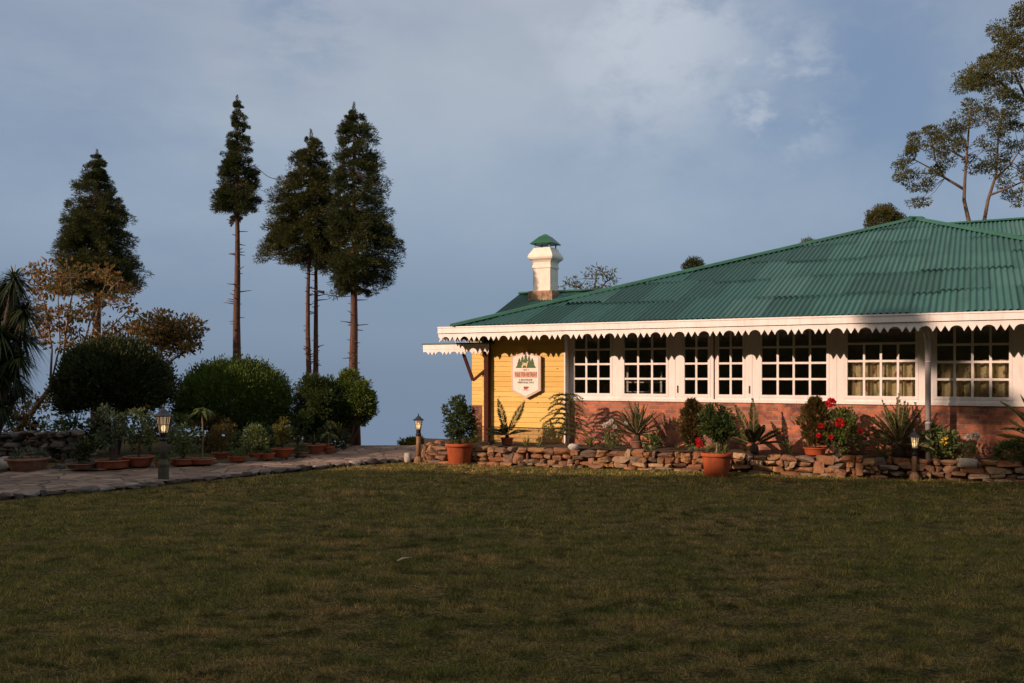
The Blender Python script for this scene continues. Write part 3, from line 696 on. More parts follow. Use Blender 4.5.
# --- brown corner post and grey downpipe
xp = hx(487.3, -.27)
mb = MB(); mb.box(xp-.05, xp+.05, -.33, -.215, .1, 2.56); mb.build('corner_post', M['brown'], house)
xd = hx(928, -.60); mb = MB()
mb.tube([(xd, -.60, .2), (xd, -.60, 2.26), (xd-.02, -.66, 2.36), (xd-.05, -.90, 2.47)], .045, 14); 
for z in (.9, 1.9): mb.lathe([(.052, z), (.052, z+.03)], 14, (xd, -.60, 0))
mb.build('downpipe', M['grey'], house, smooth=True)

# --- curtains (hang inside the glass: things of their own)
for k, (i, lab) in enumerate(((5, 'cream and brown patterned half curtain in the window left of the grey downpipe'), (6, 'cream and brown patterned half curtain in the window right of the grey downpipe'))):
    a, b_ = WX[i][0], WX[i][1]; n = 160; xs_ = np.linspace(a-.03, b_+.03, n); t = np.linspace(0, 1, 10)
    ph = np.cumsum(rng.uniform(.15, .5, n)); fold = np.sin(ph)*.035+np.sin(ph*.37+1)*.02
    z0, z1 = ZB-.05, ZB+.62
    X_, T_ = np.meshgrid(xs_, t); Yc = .13+fold[None]*(1-.25*T_); Zc = z0+(z1-z0)*T_
    ii = (np.arange(9)[:, None]*n+np.arange(n-1)[None]).ravel()
    o = MB().add(np.stack([X_, Yc, Zc], -1).reshape(-1, 3), np.stack([ii, ii+1, ii+n+1, ii+n], 1)).build('curtain', M['curtain'], smooth=True)
    o.matrix_world = Matrix.Translation(h2w(0, 0)) @ Matrix.Rotation(math.atan2(U[1], U[0]), 4, 'Z'); tag(o, lab, 'curtain', 'half curtains inside the windows')
# a cabinet and a red flower vase inside, seen through the first windows
def house_thing(name, label, cat, x, y, z, group=None): 
    return thing(name, label, cat, h2w(x, y, z), math.atan2(U[1], U[0]), group)
cb = house_thing('cabinet', 'reddish wooden cabinet inside the room behind the leftmost window', 'cabinet', hx(600, 1.0), 1.0, .55)
M['redwood'] = simple('red_brown_wood', (.16, .05, .025), .4, .3, 5, .1, sc=(1, 1, 6))
mb = MB(); mb.box(-.30, .34, -.2, .2, .06, .92); mb.box(-.34, .38, -.24, .22, .92, .96); [mb.box(sx*.36-.03, sx*.36+.03, -.16, .16, 0, .06) for sx in (-1, 1)]; mb.build('carcass', M['redwood'], cb)
ch_ = house_thing('wall_shelf', 'white open shelf rack inside the room behind the second window', 'shelf', hx(646, .9), .9, .55)
mb = MB(); [mb.box(x-.018, x+.018, -.12, -.09, 0, z) for x, z in ((-.36, 1.32), (-.12, 1.05), (.12, 1.02), (.36, 1.22))]; [mb.box(-.38, .38, -.13, .12, z-.012, z+.012) for z in (.5, .80, 1.0)]; mb.build('rack', M['white'], ch_)
for k, (x, lab) in enumerate(((-.24, 'small terracotta cup on the white shelf rack, the left one behind the second window'), (.02, 'small terracotta cup on the white shelf rack, the right one behind the second window'))):
    o = MB().lathe([(.03, 0), (.045, .017), (.05, .087), (.042, .087)], 12).build('cup', M['terra']); o.matrix_world = ch_.matrix_basis @ Matrix.Translation((x, 0, 1.013)); tag(o, lab, 'cup')
for sx in (-1, 1): d_ = MB().box(sx*.155-.15, sx*.155+.15, -.215, -.2, .1, .88).build('door', M['redwood'], cb); MB().box(sx*.04-.01, sx*.04+.01, -.235, -.216, .45, .52).build('handle', M['black'], d_)

# ================================================================== sign on the yellow wall
sg = house_thing('sign', 'white hexagonal sign with green pines and a cup, on the yellow wall', 'sign', hx(526.3, -.27), -.27, hz(526.3, 375, -.27))
sw_, zt_, zs_, zbS, zb_ = .335, hz(526, 351.5, -.27)-hz(526, 375, -.27), hz(526, 356.5, -.27)-hz(526, 375, -.27), hz(526, 390.5, -.27)-hz(526, 375, -.27), hz(526, 398.5, -.27)-hz(526, 375, -.27)
def hexa(k): 
    c_ = (zt_+zb_)/2
    return [(-sw_+k, zbS+k*.35), (0, zb_+k*1.1), (sw_-k, zbS+k*.35), (sw_-k, zs_-k*.35), (0, zt_-k*1.1), (-sw_+k, zs_-k*.35)]
MB().prism(hexa(0), -.02, .02).build('sign_board', M['sign_frame'], sg)
MB().box(-.1, .1, .02, .075, -.2, .2).build('sign_mount', M['brown'], sg)
MB().prism(hexa(.045), -.026, -.02).build('sign_panel', M['sign_face'], sg)
def pine(mb, x, z0, z1, w, e=0):
    hgt = z1-z0; pts = [(x-w/2, z0)]
    for k in range(3):
        q = z0+hgt*(k+1)/3.6; pts.append((x-w/2*(1-(k+.9)/3.3), q)); pts.append((x-w/2*(1-(k+.25)/3.6), q-.001+.004))
    pts = [(x-w/2, z0), (x-w*.2, z0+hgt*.4), (x-w*.30, z0+hgt*.40), (x-w*.12, z0+hgt*.7), (x-w*.18, z0+hgt*.7), (x, z1), (x+w*.18, z0+hgt*.7), (x+w*.12, z0+hgt*.7), (x+w*.30, z0+hgt*.40), (x+w*.2, z0+hgt*.4), (x+w/2, z0)]
    mb.prism(pts, -.029-e, -.0262)
mb = MB(); zb2 = .145
for j, (x, hgt, wd) in enumerate(((-.155, .205, .17), (-.08, .26, .17), (0, .31, .18), (.08, .26, .17), (.155, .205, .17))): pine(mb, x*.95, zb2, zb2+hgt, wd, j*.0006)
mb.build('pine_emblem', M['sign_green'], sg)
mb = MB(); mb.prism([(-.10, zb2+.02), (-.06, zb2+.10), (-.10, zb2+.115), (-.02, zb2+.105), (.02, zb2+.10), (.045, zb2+.14), (.07, zb2+.15), (.055, zb2+.11), (.035, zb2+.05), (.03, zb2+.0), (.012, zb2), (.01, zb2+.045), (-.05, zb2+.05), (-.07, zb2+.0)], -.036, -.0326); mb.build('deer_emblem', M['sign_fawn'], sg)
MB().box(-.255, .255, -.0285, -.0262, -.055, .072).build('sign_band', M['sign_band'], sg)
def text(body, size, x, z, mat, parent, name='lettering', sx=1.0, y=-.031):
    cu = bpy.data.curves.new(name, 'FONT'); cu.body = body; cu.size = size; cu.align_x = 'CENTER'; cu.align_y = 'CENTER'; cu.extrude = .0008; cu.offset = size*.012
    t = bpy.data.objects.new('tmp', cu); C.objects.link(t); dg = bpy.context.evaluated_depsgraph_get(); dg.update()
    me = bpy.data.meshes.new_from_object(t.evaluated_get(dg)); bpy.data.objects.remove(t)
    o = bpy.data.objects.new(name, me); C.objects.link(o); me.materials.clear(); me.materials.append(mat)
    o.parent = parent; o.location = (x, y, z); o.rotation_euler = (R(90), 0, 0); o.scale = (sx, 1, 1); return o
text('YULE TEA RETREAT', .118, 0, .006, M['sign_red'], sg, sx=.51)
text('1 8 7 1', .05, 0, .105, M['sign_ink'], sg)
text('A BOUTIQUE', .052, 0, -.10, M['sign_ink'], sg); text('HERITAGE STAY', .052, 0, -.155, M['sign_ink'], sg)
mb = MB(); mb.prism([(-.05, -.235), (.05, -.235), (.045, -.265), (.03, -.29), (-.03, -.29), (-.045, -.265)], -.030, -.0262); mb.prism([(-.075, -.30), (.075, -.30), (.06, -.312), (-.06, -.312)], -.030, -.0262)
mb.box(.05, .07, -.030, -.0262, -.262, -.24); mb.build('cup_emblem', M['sign_red'], sg)
text('S', .05, 0, -.195, M['sign_ink'], sg, 'steam_emblem') if False else None

# ================================================================== planting bed and its stone wall
def wall_pts(px): return bedp(px, 15.53, 0)
nb = 60
pxs = np.linspace(424, 1100, nb)
bedv = []; bk_w = [15.62, 15.9, 16.2, 16.5, 16.84]
for wv in bk_w:
    for q in pxs: p = bedp(q, wv, .31+random.uniform(-.02, .03)); bedv.append(p)
ii = (np.arange(len(bk_w)-1)[:, None]*nb+np.arange(nb-1)[None]).ravel()
kind(MB().add(bedv, np.stack([ii, ii+1, ii+nb+1, ii+nb], 1)).build('flower_bed', M['soil'], smooth=True), 'structure')
mb = MB(); s0 = wall_pts(420); s1 = wall_pts(1100); Lw = (s1-s0).length; d3 = (s1-s0)/Lw; a = math.atan2(d3.y, d3.x); nv = Vector((-d3.y, d3.x, 0))
for row, (zc, hh) in enumerate(((.015, .07), (.085, .095), (.178, .105), (.275, .115))):
    d = random.uniform(0, .1)
    while d < Lw:
        l = random.choice([.09, .12, .15, .18, .22, .28, .34])*random.uniform(.85, 1.2); h2 = hh*random.uniform(.75, 1.18)
        p = s0+d3*(d+l/2)+nv*(.11+random.uniform(-.035, .03)+(-.07 if row == 0 else 0))
        if row == 2 and random.random() < .16:                   # now and then one taller stone takes two courses
            stone_at(mb, (p.x, p.y, zc-.045), (l*.8, .26, .20), a+random.uniform(-.1, .1), .15, .07)
        elif not (row == 0 and random.random() < .35):
            stone_at(mb, (p.x, p.y, zc+random.uniform(-.014, .014)), (l+.004, .24, h2+.004), a+random.uniform(-.12, .12), random.uniform(.05, .25), random.uniform(.03, .10))
        d += l+random.uniform(-.004, .012)
for q in range(8):                                              # the tumbled end by the path
    p = gr(424+q*3, 459+random.uniform(-1, 2)); stone_at(mb, (p.x, p.y+.15, .08+.1*(q % 3)), (.22, .2, .17), random.uniform(0, 3), .5)
mb.add(*(lambda b: (b.v[0], [tuple(f) for f in b.f[0]]))(MB().box(0, Lw, .14, .26, -.02, .30, Matrix.Translation(s0) @ Matrix.Rotation(a, 4, 'Z'))))
tag(mb.build('stone_wall', M['sandstone']), 'low dry stone retaining wall of brown sandstone in front of the flower bed', 'wall')
# pale block in the wall top
mb = MB(); p = bedp(967, 15.60, .30); stone_at(mb, (p.x, p.y, .285), (.30, .23, .165), a, .25, .03)
tag(mb.build('stone_block', M['palestone'], smooth=True), 'pale squared block in the top course of the stone wall right of the downpipe', 'stone')
mb = MB(); p = bedp(574, 15.58, .36); stone_at(mb, (p.x, p.y, .37), (.19, .17, .13), .4, .8, .05)
tag(mb.build('stone', M['palestone'], smooth=True), 'small rounded pale grey stone on the low wall near the wall corner', 'stone')
mb = MB(); p = gr(409, 462); stone_at(mb, (p.x-.02, p.y, .08), (.16, .16, .2), .4, .4, .04)
tag(mb.build('stone', M['palestone'], smooth=True), 'pale upright stone at the foot of the middle garden lamp', 'stone')

# ================================================================== lamps
def lamp(label, loc, hgt, pedestal, cap_r, post_r, postmat, capmat):
    t = thing('garden_lamp', label, 'lamp', loc, 0, 'garden lanterns on short posts')
    lh = cap_r*1.75; z0 = hgt-lh-cap_r*.95; 
    base = MB(); post = MB()
    if pedestal:
        base.lathe([(.10, -.03), (.10, .03), (.088, .05), (.088, .26), (.096, .27), (.096, .30), (.075, .34), (.062, .37)], 8); pz = .36
    else:
        base.lathe([(post_r*1.9, -.03), (post_r*1.9, .06), (post_r*1.3, .10), (post_r*1.05, .12)], 12); pz = .11
    base.build('base', postmat, t)
    post.lathe([(post_r*1.05, pz), (post_r, (pz+z0)/2), (post_r*.95, z0-.12)], 12); post.build('post', postmat, t, smooth=True)
    c = MB(); c.lathe([(post_r*.98, z0-.125), (post_r*1.25, z0-.11), (post_r*1.25, z0-.09), (post_r*.95, z0-.07), (post_r*1.0, z0-.02), (cap_r*.42, z0)], 12); c.build('collar', M['black'], t)
    fr = MB(); r0, r1 = cap_r*.42, cap_r*.74; n = 6
    P0_ = [Vector((r0*math.cos(2*math.pi*k/n+.3), r0*math.sin(2*math.pi*k/n+.3), z0)) for k in range(n)]
    P1_ = [Vector((r1*math.cos(2*math.pi*k/n+.3), r1*math.sin(2*math.pi*k/n+.3), z0+lh)) for k in range(n)]
    bw = cap_r*.075
    for k in range(n):
        fr.bar(P0_[k], P1_[k], bw); k2 = (k+1) % n
        fr.bar(P0_[k], P0_[k2], bw); fr.bar(P1_[k], P1_[k2], bw); fr.bar(P0_[k].lerp(P1_[k], .5), P0_[k2].lerp(P1_[k2], .5), bw*.7)
        fr.bar((P0_[k]+P0_[k2])/2, (P1_[k]+P1_[k2])/2, bw*.7)
    fr.build('lantern_frame', M['black'], t)
    gm = MB(); q = .94
    for k in range(n):
        k2 = (k+1) % n; f = lambda p: Vector((p.x*q, p.y*q, p.z)); gm.add([f(P0_[k]), f(P0_[k2]), f(P1_[k2]), f(P1_[k])], [(0,1,2,3)])
    gm.build('lantern_glass', M['lampglass'], t)
    bm_ = MB(); bm_.lathe([(.001, z0+.02), (.022, z0+.03), (.036, z0+.07), (.03, z0+.10), (.012, z0+.125), (.001, z0+.13)], 12); bm_.build('bulb', M['bulb'], t, smooth=True)
    cp = MB(); zc = z0+lh
    cp.lathe([(cap_r*.72, zc), (cap_r, zc-.008), (cap_r, zc+.008), (cap_r*.62, zc+cap_r*.28), (cap_r*.34, zc+cap_r*.58), (cap_r*.16, zc+cap_r*.72), (cap_r*.10, zc+cap_r*.85), (cap_r*.11, zc+cap_r*.95), (.003, zc+cap_r*1.22)], 12)
    cp.build('cap', capmat, t); return t
lamp('tall lit garden lantern on a mossy pedestal post at the kerb of the stone path', gr(163.5, 482.5), 1.20, True, .155, .052, M['postgreen'], M['bluecap'])
lamp('small lit lantern on a brown post beside the big potted shrub left of the house', gr(418.5, 462.5), .93, False, .108, .046, M['postbrown'], M['bluecap'])
lamp('small lit lantern on a brown post before the stone wall, near the grey downpipe', gr(914.5, 479.5), .80, False, .108, .040, M['postbrown'], M['bluecap'])

# ================================================================== plants
def bush_pts(n, r, lobes=7, inner=.55, flat=0.0, seed=None):
    """points through a lumpy ellipsoid shell; returns unit-ish positions * r and outward dirs"""
    D = rdir(n); ld = rdir(lobes); amp = np.zeros(n)
    for k in range(lobes): amp = np.maximum(amp, np.clip((D@ld[k]-.55)/.45, 0, 1))
    q = rng.random(n)**.5*(1-inner)+inner
    rad = q*(.80+.26*amp)*np.where(rng.random(n) < .06, rng.uniform(1.0, 1.12, n), 1)
    r = np.array(r); P = D*rad[:, None]*r
    return P, nrm(D/ r)
def bush(name_mat, c, r, n, ln, wd, lobes=8, inner=.6, up=.3, bottom=None, mb=None, rand=.8):
    mb = mb or MB(); P, D = bush_pts(n, r, lobes, inner); 
    if bottom is not None: k = P[:, 2] > bottom*r[2]; P, D = P[k], D[k]
    D = nrm(D+rdir(len(D))*rand+np.array([0, 0, up])); leaves(mb, P+np.array(c), D, ln*rng.uniform(.7, 1.3, len(P)), wd*rng.uniform(.7, 1.3, len(P))); return mb
def clumpy(mb, c, r, nc, per, cr_, ln, wd, up=.3, inner=.5):
    P, D = bush_pts(nc, r, 6, inner)
    for p, d in zip(P, D):
        q, e = bush_pts(per, (cr_, cr_, cr_*.8), 3, .2); leaves(mb, q+p+np.array(c), nrm(e+d*.5+rdir(per)*.6+np.array([0,0,up])), ln*rng.uniform(.7, 1.3, per), wd*rng.uniform(.7, 1.3, per))
    return mb
def pot(parent, rt, rb, h, mat, soil=True, seg=28):
    p = MB().lathe([(rb*.96, 0), (rb, .01), (rt*.90, h*.80), (rt*.92, h*.84), (rt, h*.85), (rt*1.01, h*.90), (rt, h*.98), (rt*.97, h), (rt*.90, h*.99), (rt*.88, h*.88), (.01, h*.87)], seg).build('pot', mat, parent, smooth=False)
    for f in p.data.polygons: f.use_smooth = True
    MB().lathe([(rt*.87, h*.86), (rt*.86, h*.91), (.01, h*.93)], 18).build('soil', M['soil'], parent)
    return p
# -- big potted shrub left of the house
p = gr(459.5, 464); S = ppm(p.y)
t = thing('potted_plant', 'bushy green shrub in a big terracotta pot on the lawn beside the middle lamp', 'potted plant', p)
pot(t, 14.3/S, 11/S, 21/S, M['terra'])
mb = MB(); clumpy(mb, (0, 0, 45/S), (15.5/S, 15.5/S, 23/S), 46, 70, .12, .055, .03, .4, .45); mb.build('foliage', M['gloss'], t)
mb = MB(); [mb.tube([(0, 0, 18/S), (random.uniform(-.08, .08), random.uniform(-.08, .08), 32/S), (random.uniform(-.2, .2), random.uniform(-.2, .2), 52/S)], [.014, .010, .004], 6) for _ in range(6)]; mb.build('stem', M['bark_dark'], t)
mb = MB(); straps(mb, np.tile([.12, -.16, 22/S], (12, 1)), nrm(rdir(12)*.6+np.array([.2, -.3, 1.0])), .30, .02, .35); mb.build('offshoot', M['shrub_blue'], t)
# -- topiary ball in the second pot
p = gr(716.5, 476.5); S = ppm(p.y)
t = thing('potted_plant', 'round clipped green tree in a terracotta pot standing on the lawn before the stone wall', 'potted plant', p)
pot(t, 15.6/S, 11.5/S, 24/S, M['terra'])
mb = MB(); clumpy(mb, (.05, 0, 52/S), (17.5/S, 17.5/S, 19/S), 60, 60, .10, .055, .032, .3, .5); mb.build('foliage', M['gloss'], t)
mb = MB(); mb.tube([(0, 0, 20/S), (.01, 0, 36/S), (.03, .01, 50/S)], [.018, .015, .012], 7); mb.build('stem', M['bark_pale'], t)
mb = MB(); bush(None, (.02, -.03, 27/S), (.2, .18, .08), 160, .06, .03, mb=mb, up=.8); mb.build('ground_leaves', M['shrub'], t)

def cycad(loc, label, nf, ln, wd, elev=(20, 80), az=None, mat='cycad', potr=None, potmat='terra_dull', trunk=.10, leaf=.13, name='cycad', droop=.25, nl=46, twist=None):
    t = thing(name, label, 'plant', loc); z0 = 0
    if potr: pot(t, potr, potr*.75, potr*1.1, M[potmat]); z0 = potr*1.0
    MB().lathe([(trunk*.55, z0-.03), (trunk*.8, z0+.02), (trunk*.7, z0+trunk*1.0), (trunk*.3, z0+trunk*1.35)], 10).build('trunk', M['bark_dark'], t, smooth=True)
    mb = MB(); st = MB(); zc = z0+trunk*1.2
    for i in range(nf):
        a_ = az[i] if az else i*2.399+random.uniform(-.25, .25); e = R(elev[0]+(elev[1]-elev[0])*(i/(max(1, nf-1)))+random.uniform(-6, 6)) if not isinstance(elev, dict) else R(elev['l'][i])
        l = ln*random.uniform(.85, 1.1) if not isinstance(ln, list) else ln[i]
        d = np.array([math.cos(a_)*math.cos(e), math.sin(a_)*math.cos(e), math.sin(e)]); ts = np.linspace(0, 1, nl)
        c = np.array([0, 0, zc])+d*l*ts[:, None]; c[:, 2] -= droop*l*ts**2*math.cos(e)
        st.tube([c[k] for k in range(0, nl, 3)], [.010*(1-.7*k/nl) for k in range(0, nl, 3)], 5)
        tan = nrm(np.gradient(c, axis=0)); sd = nrm(np.cross(tan, [0, 0, 1.])+1e-6); upn = np.cross(sd, tan); tw = twist[i] if twist and i < len(twist) else random.uniform(-.5, .5); sd, upn = sd*math.cos(tw)+upn*math.sin(tw), upn*math.cos(tw)-sd*math.sin(tw)
        k = ts > .12
        for s_ in (-1, 1):
            env = np.sin(np.clip(ts*1.05, 0, 1)*math.pi*.86+.25)[k]
            leaves(mb, c[k], nrm(sd[k]*s_*.8+tan[k]*.75+upn[k]*.25), leaf*np.maximum(env, .25), wd, .05)
    st.build('stalk', M['shrub_yel'] if False else M['bark_pale'], t); mb.build('fronds', M[mat], t); return t
def agave(loc, label, n, ln, wd, mat='agave', name='agave', elev=(15, 75), droop=.35, cat='plant', vee=.5, potr=None):
    t = thing(name, label, cat, loc); z0 = 0
    if potr: pot(t, potr, potr*.75, potr*1.0, M['terra_dull']); z0 = potr*.9
    az_ = np.arange(n)*2.399+rng.uniform(-.3, .3, n); e = np.radians(np.linspace(elev[0], elev[1], n)+rng.uniform(-6, 6, n))
    D = np.stack([np.cos(az_)*np.cos(e), np.sin(az_)*np.cos(e), np.sin(e)], 1)
    mb = MB(); straps(mb, np.tile([0, 0, z0+.01], (n, 1))+D*.02, D, ln*rng.uniform(.7, 1.1, n), wd, droop, 7, vee=vee); mb.build('leaves', M[mat], t, smooth=True); return t
# bed plants, left to right
cycad(bedp(507, 15.95), 'small potted cycad with two tall upright fronds below the sign', 8, [.74, .78, .42, .5, .46, .38, .3, .34], .026, {'l': [76, 64, 22, 15, 10, 30, 45, 20]}, [2.9, -.10, 3.3, 0.3, -2.6, 4.4, 2.0, -.8], potr=.13, trunk=.05, leaf=.13, droop=.12, twist=[1.35, 1.75])
agave(bedp(527, 15.75), 'light green rosette plant on the stone wall below the sign', 14, .28, .035)
agave(bedp(492, 15.8), 'low bluish green leafy rosette beside the brown corner post', 18, .26, .05, 'shrub_blue', elev=(10, 60))
agave(bedp(540, 15.7), 'sparse light green spiky rosette between the sign and the tiered conifer', 9, .22, .028)
agave(bedp(590, 15.8), 'broad light green arching rosette right of the pale stone', 16, .42, .045)
agave(bedp(612, 15.75), 'small dark green grassy rosette under the white flowers', 16, .24, .028, 'shrub')
# tiered young conifer in front of the wall corner
t = thing('young_conifer', 'young conifer with long drooping tiers of branches at the corner of the yellow wall', 'tree', bedp(566, 16.1))
mb = MB(); st = MB(); st.tube([(0, 0, 0), (.02, .01, .4), (.0, .02, .95)], [.022, .016, .006], 7)
for k in range(9):
    z = .16+.095*k; nb_ = 6; l = .62*(1-.062*k)
    for j in range(nb_):
        a_ = j*math.pi*2/nb_+k*.6+random.uniform(-.2, .2); ts = np.linspace(0, 1, 24); d = np.array([math.cos(a_), math.sin(a_), 0]); ll = l*random.uniform(.75, 1.1)
        c = np.array([0, 0, z])+d*ll*ts[:, None]; c[:, 2] += .16*ll*np.sin(ts*math.pi*.75)-.30*ll*ts**2+.05
        st.tube([c[q] for q in range(0, 24, 4)], [.006, .005, .004, .004, .003, .002], 5); tan = nrm(np.gradient(c, axis=0))
        for rep in range(4): leaves(mb, c, nrm(tan*.8+rdir(24)*.7+np.array([0,0,.2])), .045, .012)
mb.build('needles', M['cycad'], t); st.build('trunk', M['bark_dark'], t)
# white flowers
def flowers(loc, label, spots, mat, stem_mat='shrub', r=.05, name='flowering_plant', leafn=60, hleaf=.25, cat='flower', spread=.12, petals=22):
    t = thing(name, label, cat, loc); st = MB(); fl_ = MB(); lf = MB()
    for x, y, z in spots:
        st.tube([(x*.3, y*.3, 0), (x*.7, y*.7, z*.55), (x, y, z)], [.006, .005, .003], 5); P, D = bush_pts(petals, (r, r, r*.75), 3, .3)
        fl_ = MB(); leaves(fl_, P*.4+np.array([x, y, z]), nrm(D+np.array([0, -.4, .3])), r*.9, r*.62, .3); fl_.build('flower', M[mat], t)
    P = np.stack([rng.normal(0, spread, leafn), rng.normal(0, spread*.6, leafn), rng.uniform(.02, hleaf, leafn)], 1)
    leaves(lf, P, nrm(rdir(leafn)+np.array([0, -.2, .6])), .09, .04); lf.build('leaves', M[stem_mat], t); st.build('stem', M[stem_mat], t); return t
flowers(bedp(611, 16.0), 'white flowers on thin stems left of the cycad under the brick wall', [(-.12, 0, .42), (.0, -.05, .50), (.06, -.03, .40), (.26, -.06, .46), (-.06, .02, .44)], 'whitepetal', r=.055)
cycad(bedp(637, 16.15), 'wide fan of stiff cycad fronds in a brown pot below the second window', 32, .66, .022, (8, 84), potr=.13, potmat='terra_old', trunk=.09, leaf=.075, droop=.12)
t = thing('shrub', 'small bright green leafy plant at the right foot of the wide cycad', 'plant', bedp(652, 15.8)); bush(None, (0, 0, .14), (.15, .12, .14), 260, .07, .035, up=.5).build('foliage', M['shrub'], t)
def thuja(loc, label, rad, hgt, n, mat='thuja', potr=None, name='shrub'):
    t = thing(name, label, 'shrub', loc); z0 = 0
    if potr: pot(t, potr, potr*.8, potr*.62, M['terra']); z0 = potr*.5
    mb = MB(); q = rng.random(n)**.8; a_ = rng.uniform(0, 6.283, n); rr = rad*np.minimum(1, 3.2*(1-q))**.7*(.45+.55*np.minimum(1, .3+q*2.2))*(rng.random(n)**.45)*(1+.35*np.sin(a_*3+q*11))*(1+.25*np.sin(q*23+a_))
    P = np.stack([np.cos(a_)*rr, np.sin(a_)*rr, z0+.03+q*hgt], 1); D = nrm(np.stack([np.cos(a_), np.sin(a_), np.full(n, 1.1)], 1)+rdir(n)*.5)
    leaves(mb, P, D, .085*rng.uniform(.6, 1.4, n), .020); mb.build('foliage', M[mat], t)
    MB().tube([(0, 0, z0-.02), (0, 0, z0+hgt*.5)], [.02, .008], 6).build('stem', M['bark_dark'], t); return t
thuja(bedp(692, 16.0), 'tall feathery yellow brown shrub left of the clipped potted tree', .20, .86, 2600)
flowers(bedp(697, 15.75), 'small red flower low by the left rim of the clipped tree pot', [(0, -.08, .20), (.04, -.08, .16), (.02, -.1, .12)], 'red', r=.06, leafn=40, hleaf=.15)
agave(bedp(677, 15.75), 'yellow green tuft of short leaves on the stone wall left of the clipped tree pot', 18, .17, .022, 'shrub_yel')
agave(bedp(745, 15.75), 'small yellow green tuft on the wall right of the clipped tree pot', 14, .22, .022, 'shrub_yel', elev=(30, 80))
cycad(bedp(754, 16.0), 'palm with a few broad upright fronds standing between the clipped tree and the roses', 9, [.82, .78, .70, .66, .5, .56, .45, .5, .4], .034, {'l': [84, 66, 30, 24, 12, 45, 60, 35, 50]}, [1.6, 2.85, .05, 3.2, -.6, -1.4, 1.0, 2.2, 4.0], trunk=.11, leaf=.13, droop=.08, twist=[0, 1.3, 1.1, 1.3], name='palm', mat='cycad')
t = thing('shrub', 'small upright green plant with narrow leaves between the palm and the cypress shrub', 'plant', bedp(788, 15.85)); mb = MB(); n = 90; straps(mb, np.stack([rng.normal(0, .05, n), rng.normal(0, .04, n), rng.uniform(0, .22, n)], 1), nrm(rdir(n)*.7+np.array([0,0,.9])), .13, .02, .3, 3); mb.build('leaves', M['shrub'], t)
thuja(bedp(815, 15.95), 'feathery green cypress shrub in a shallow terracotta pot beside the red roses', .22, .82, 2600, 'thuja', potr=.20)
# rose bush
t = thing('rose_bush', 'rose bush with large red blooms below the wide middle window', 'shrub', bedp(838, 15.95))
mb = MB(); st = MB(); fl_ = MB()
for (px, py) in ((831, 403), (840, 424), (821, 427), (819, 437), (831, 438), (860, 433)):
    wv = 15.68+random.uniform(-.06, .08); q = bedp(px, wv, hz(px, py, wv-W0))-bedp(838, 15.95)
    st.tube([(0, 0, 0), (q.x*.5, q.y*.5, q.z*.6), (q.x, q.y, q.z)], [.010, .007, .004], 5)
    r_ = .082 if py < 425 else .046
    P, D = bush_pts(70, (r_, r_, r_*.8), 3, .3); fl_ = MB(); leaves(fl_, P*.55+np.array(q), nrm(D+np.array([-.1, -.3, .25])), r_*.8, r_*.75, .35); fl_.build('flower', M['red'], t)
for k in range(14): st.tube([(0, 0, 0), (random.uniform(-.2, .25), random.uniform(-.15, .15), .35), (random.uniform(-.35, .4), random.uniform(-.2, .2), random.uniform(.45, .8))], [.009, .006, .003], 5)
clumpy(mb, (.08, 0, .42), (.36, .24, .42), 42, 26, .09, .06, .036, .2, .4); mb.build('foliage', M['hedge'], t); st.build('stem', M['bark_dark'], t)
cycad(bedp(899, 16.15), 'tall cycad with many arching fronds left of the grey downpipe', 34, .84, .026, (8, 84), trunk=.15, leaf=.10, droop=.22)
agave(bedp(882, 15.75), 'spreading light green agave on the stone wall in front of the tall cycad', 18, .44, .042, elev=(8, 70), droop=.25)
t = thing('shrub', 'leafy green bush with a yellow bloom at the foot of the grey downpipe', 'shrub', bedp(939, 15.9)); mb = clumpy(MB(), (0, 0, .24), (.30, .18, .24), 26, 26, .08, .085, .055, .3, .3); mb.build('foliage', M['shrub'], t)
P, D = bush_pts(30, (.04, .04, .03), 3, .3); mb = MB(); leaves(mb, P+np.array([-.0, -.2, .3]), D, .05, .035); mb.build('flower', M['yelpetal'], t)
flowers(bedp(971, 15.95), 'white lily flowers on a stem in front of the shaded brick wall', [(-.05, 0, .36), (.06, -.03, .40), (0, -.06, .38), (.10, 0, .36)], 'whitepetal', r=.06, leafn=50, hleaf=.22)
cycad(bedp(1046, 16.1), 'large palm with long arching fronds at the right end of the flower bed', 16, 1.15, .020, (20, 75), trunk=.16, leaf=.19, droop=.42, nl=70, name='palm', mat='cycad')
t = thing('shrub', 'low leafy green plant under the arching palm at the right end of the wall', 'plant', bedp(1012, 15.8)); bush(None, (0, 0, .14), (.24, .15, .16), 300, .09, .05, up=.5).build('foliage', M['shrub'], t)
t = thing('shrub', 'round green bush beyond the path behind the middle lamp', 'shrub', at(414, 452, 22.6)); clumpy(MB(), (0, 0, .16), (.42, .42, .22), 90, 50, .10, .05, .03, .5, .4).build('foliage', M['shrub_yel'], t)
agave(bedp(473, 15.95), 'dark leafy tuft behind the big terracotta pot', 26, .34, .05, 'hedge', elev=(20, 80))

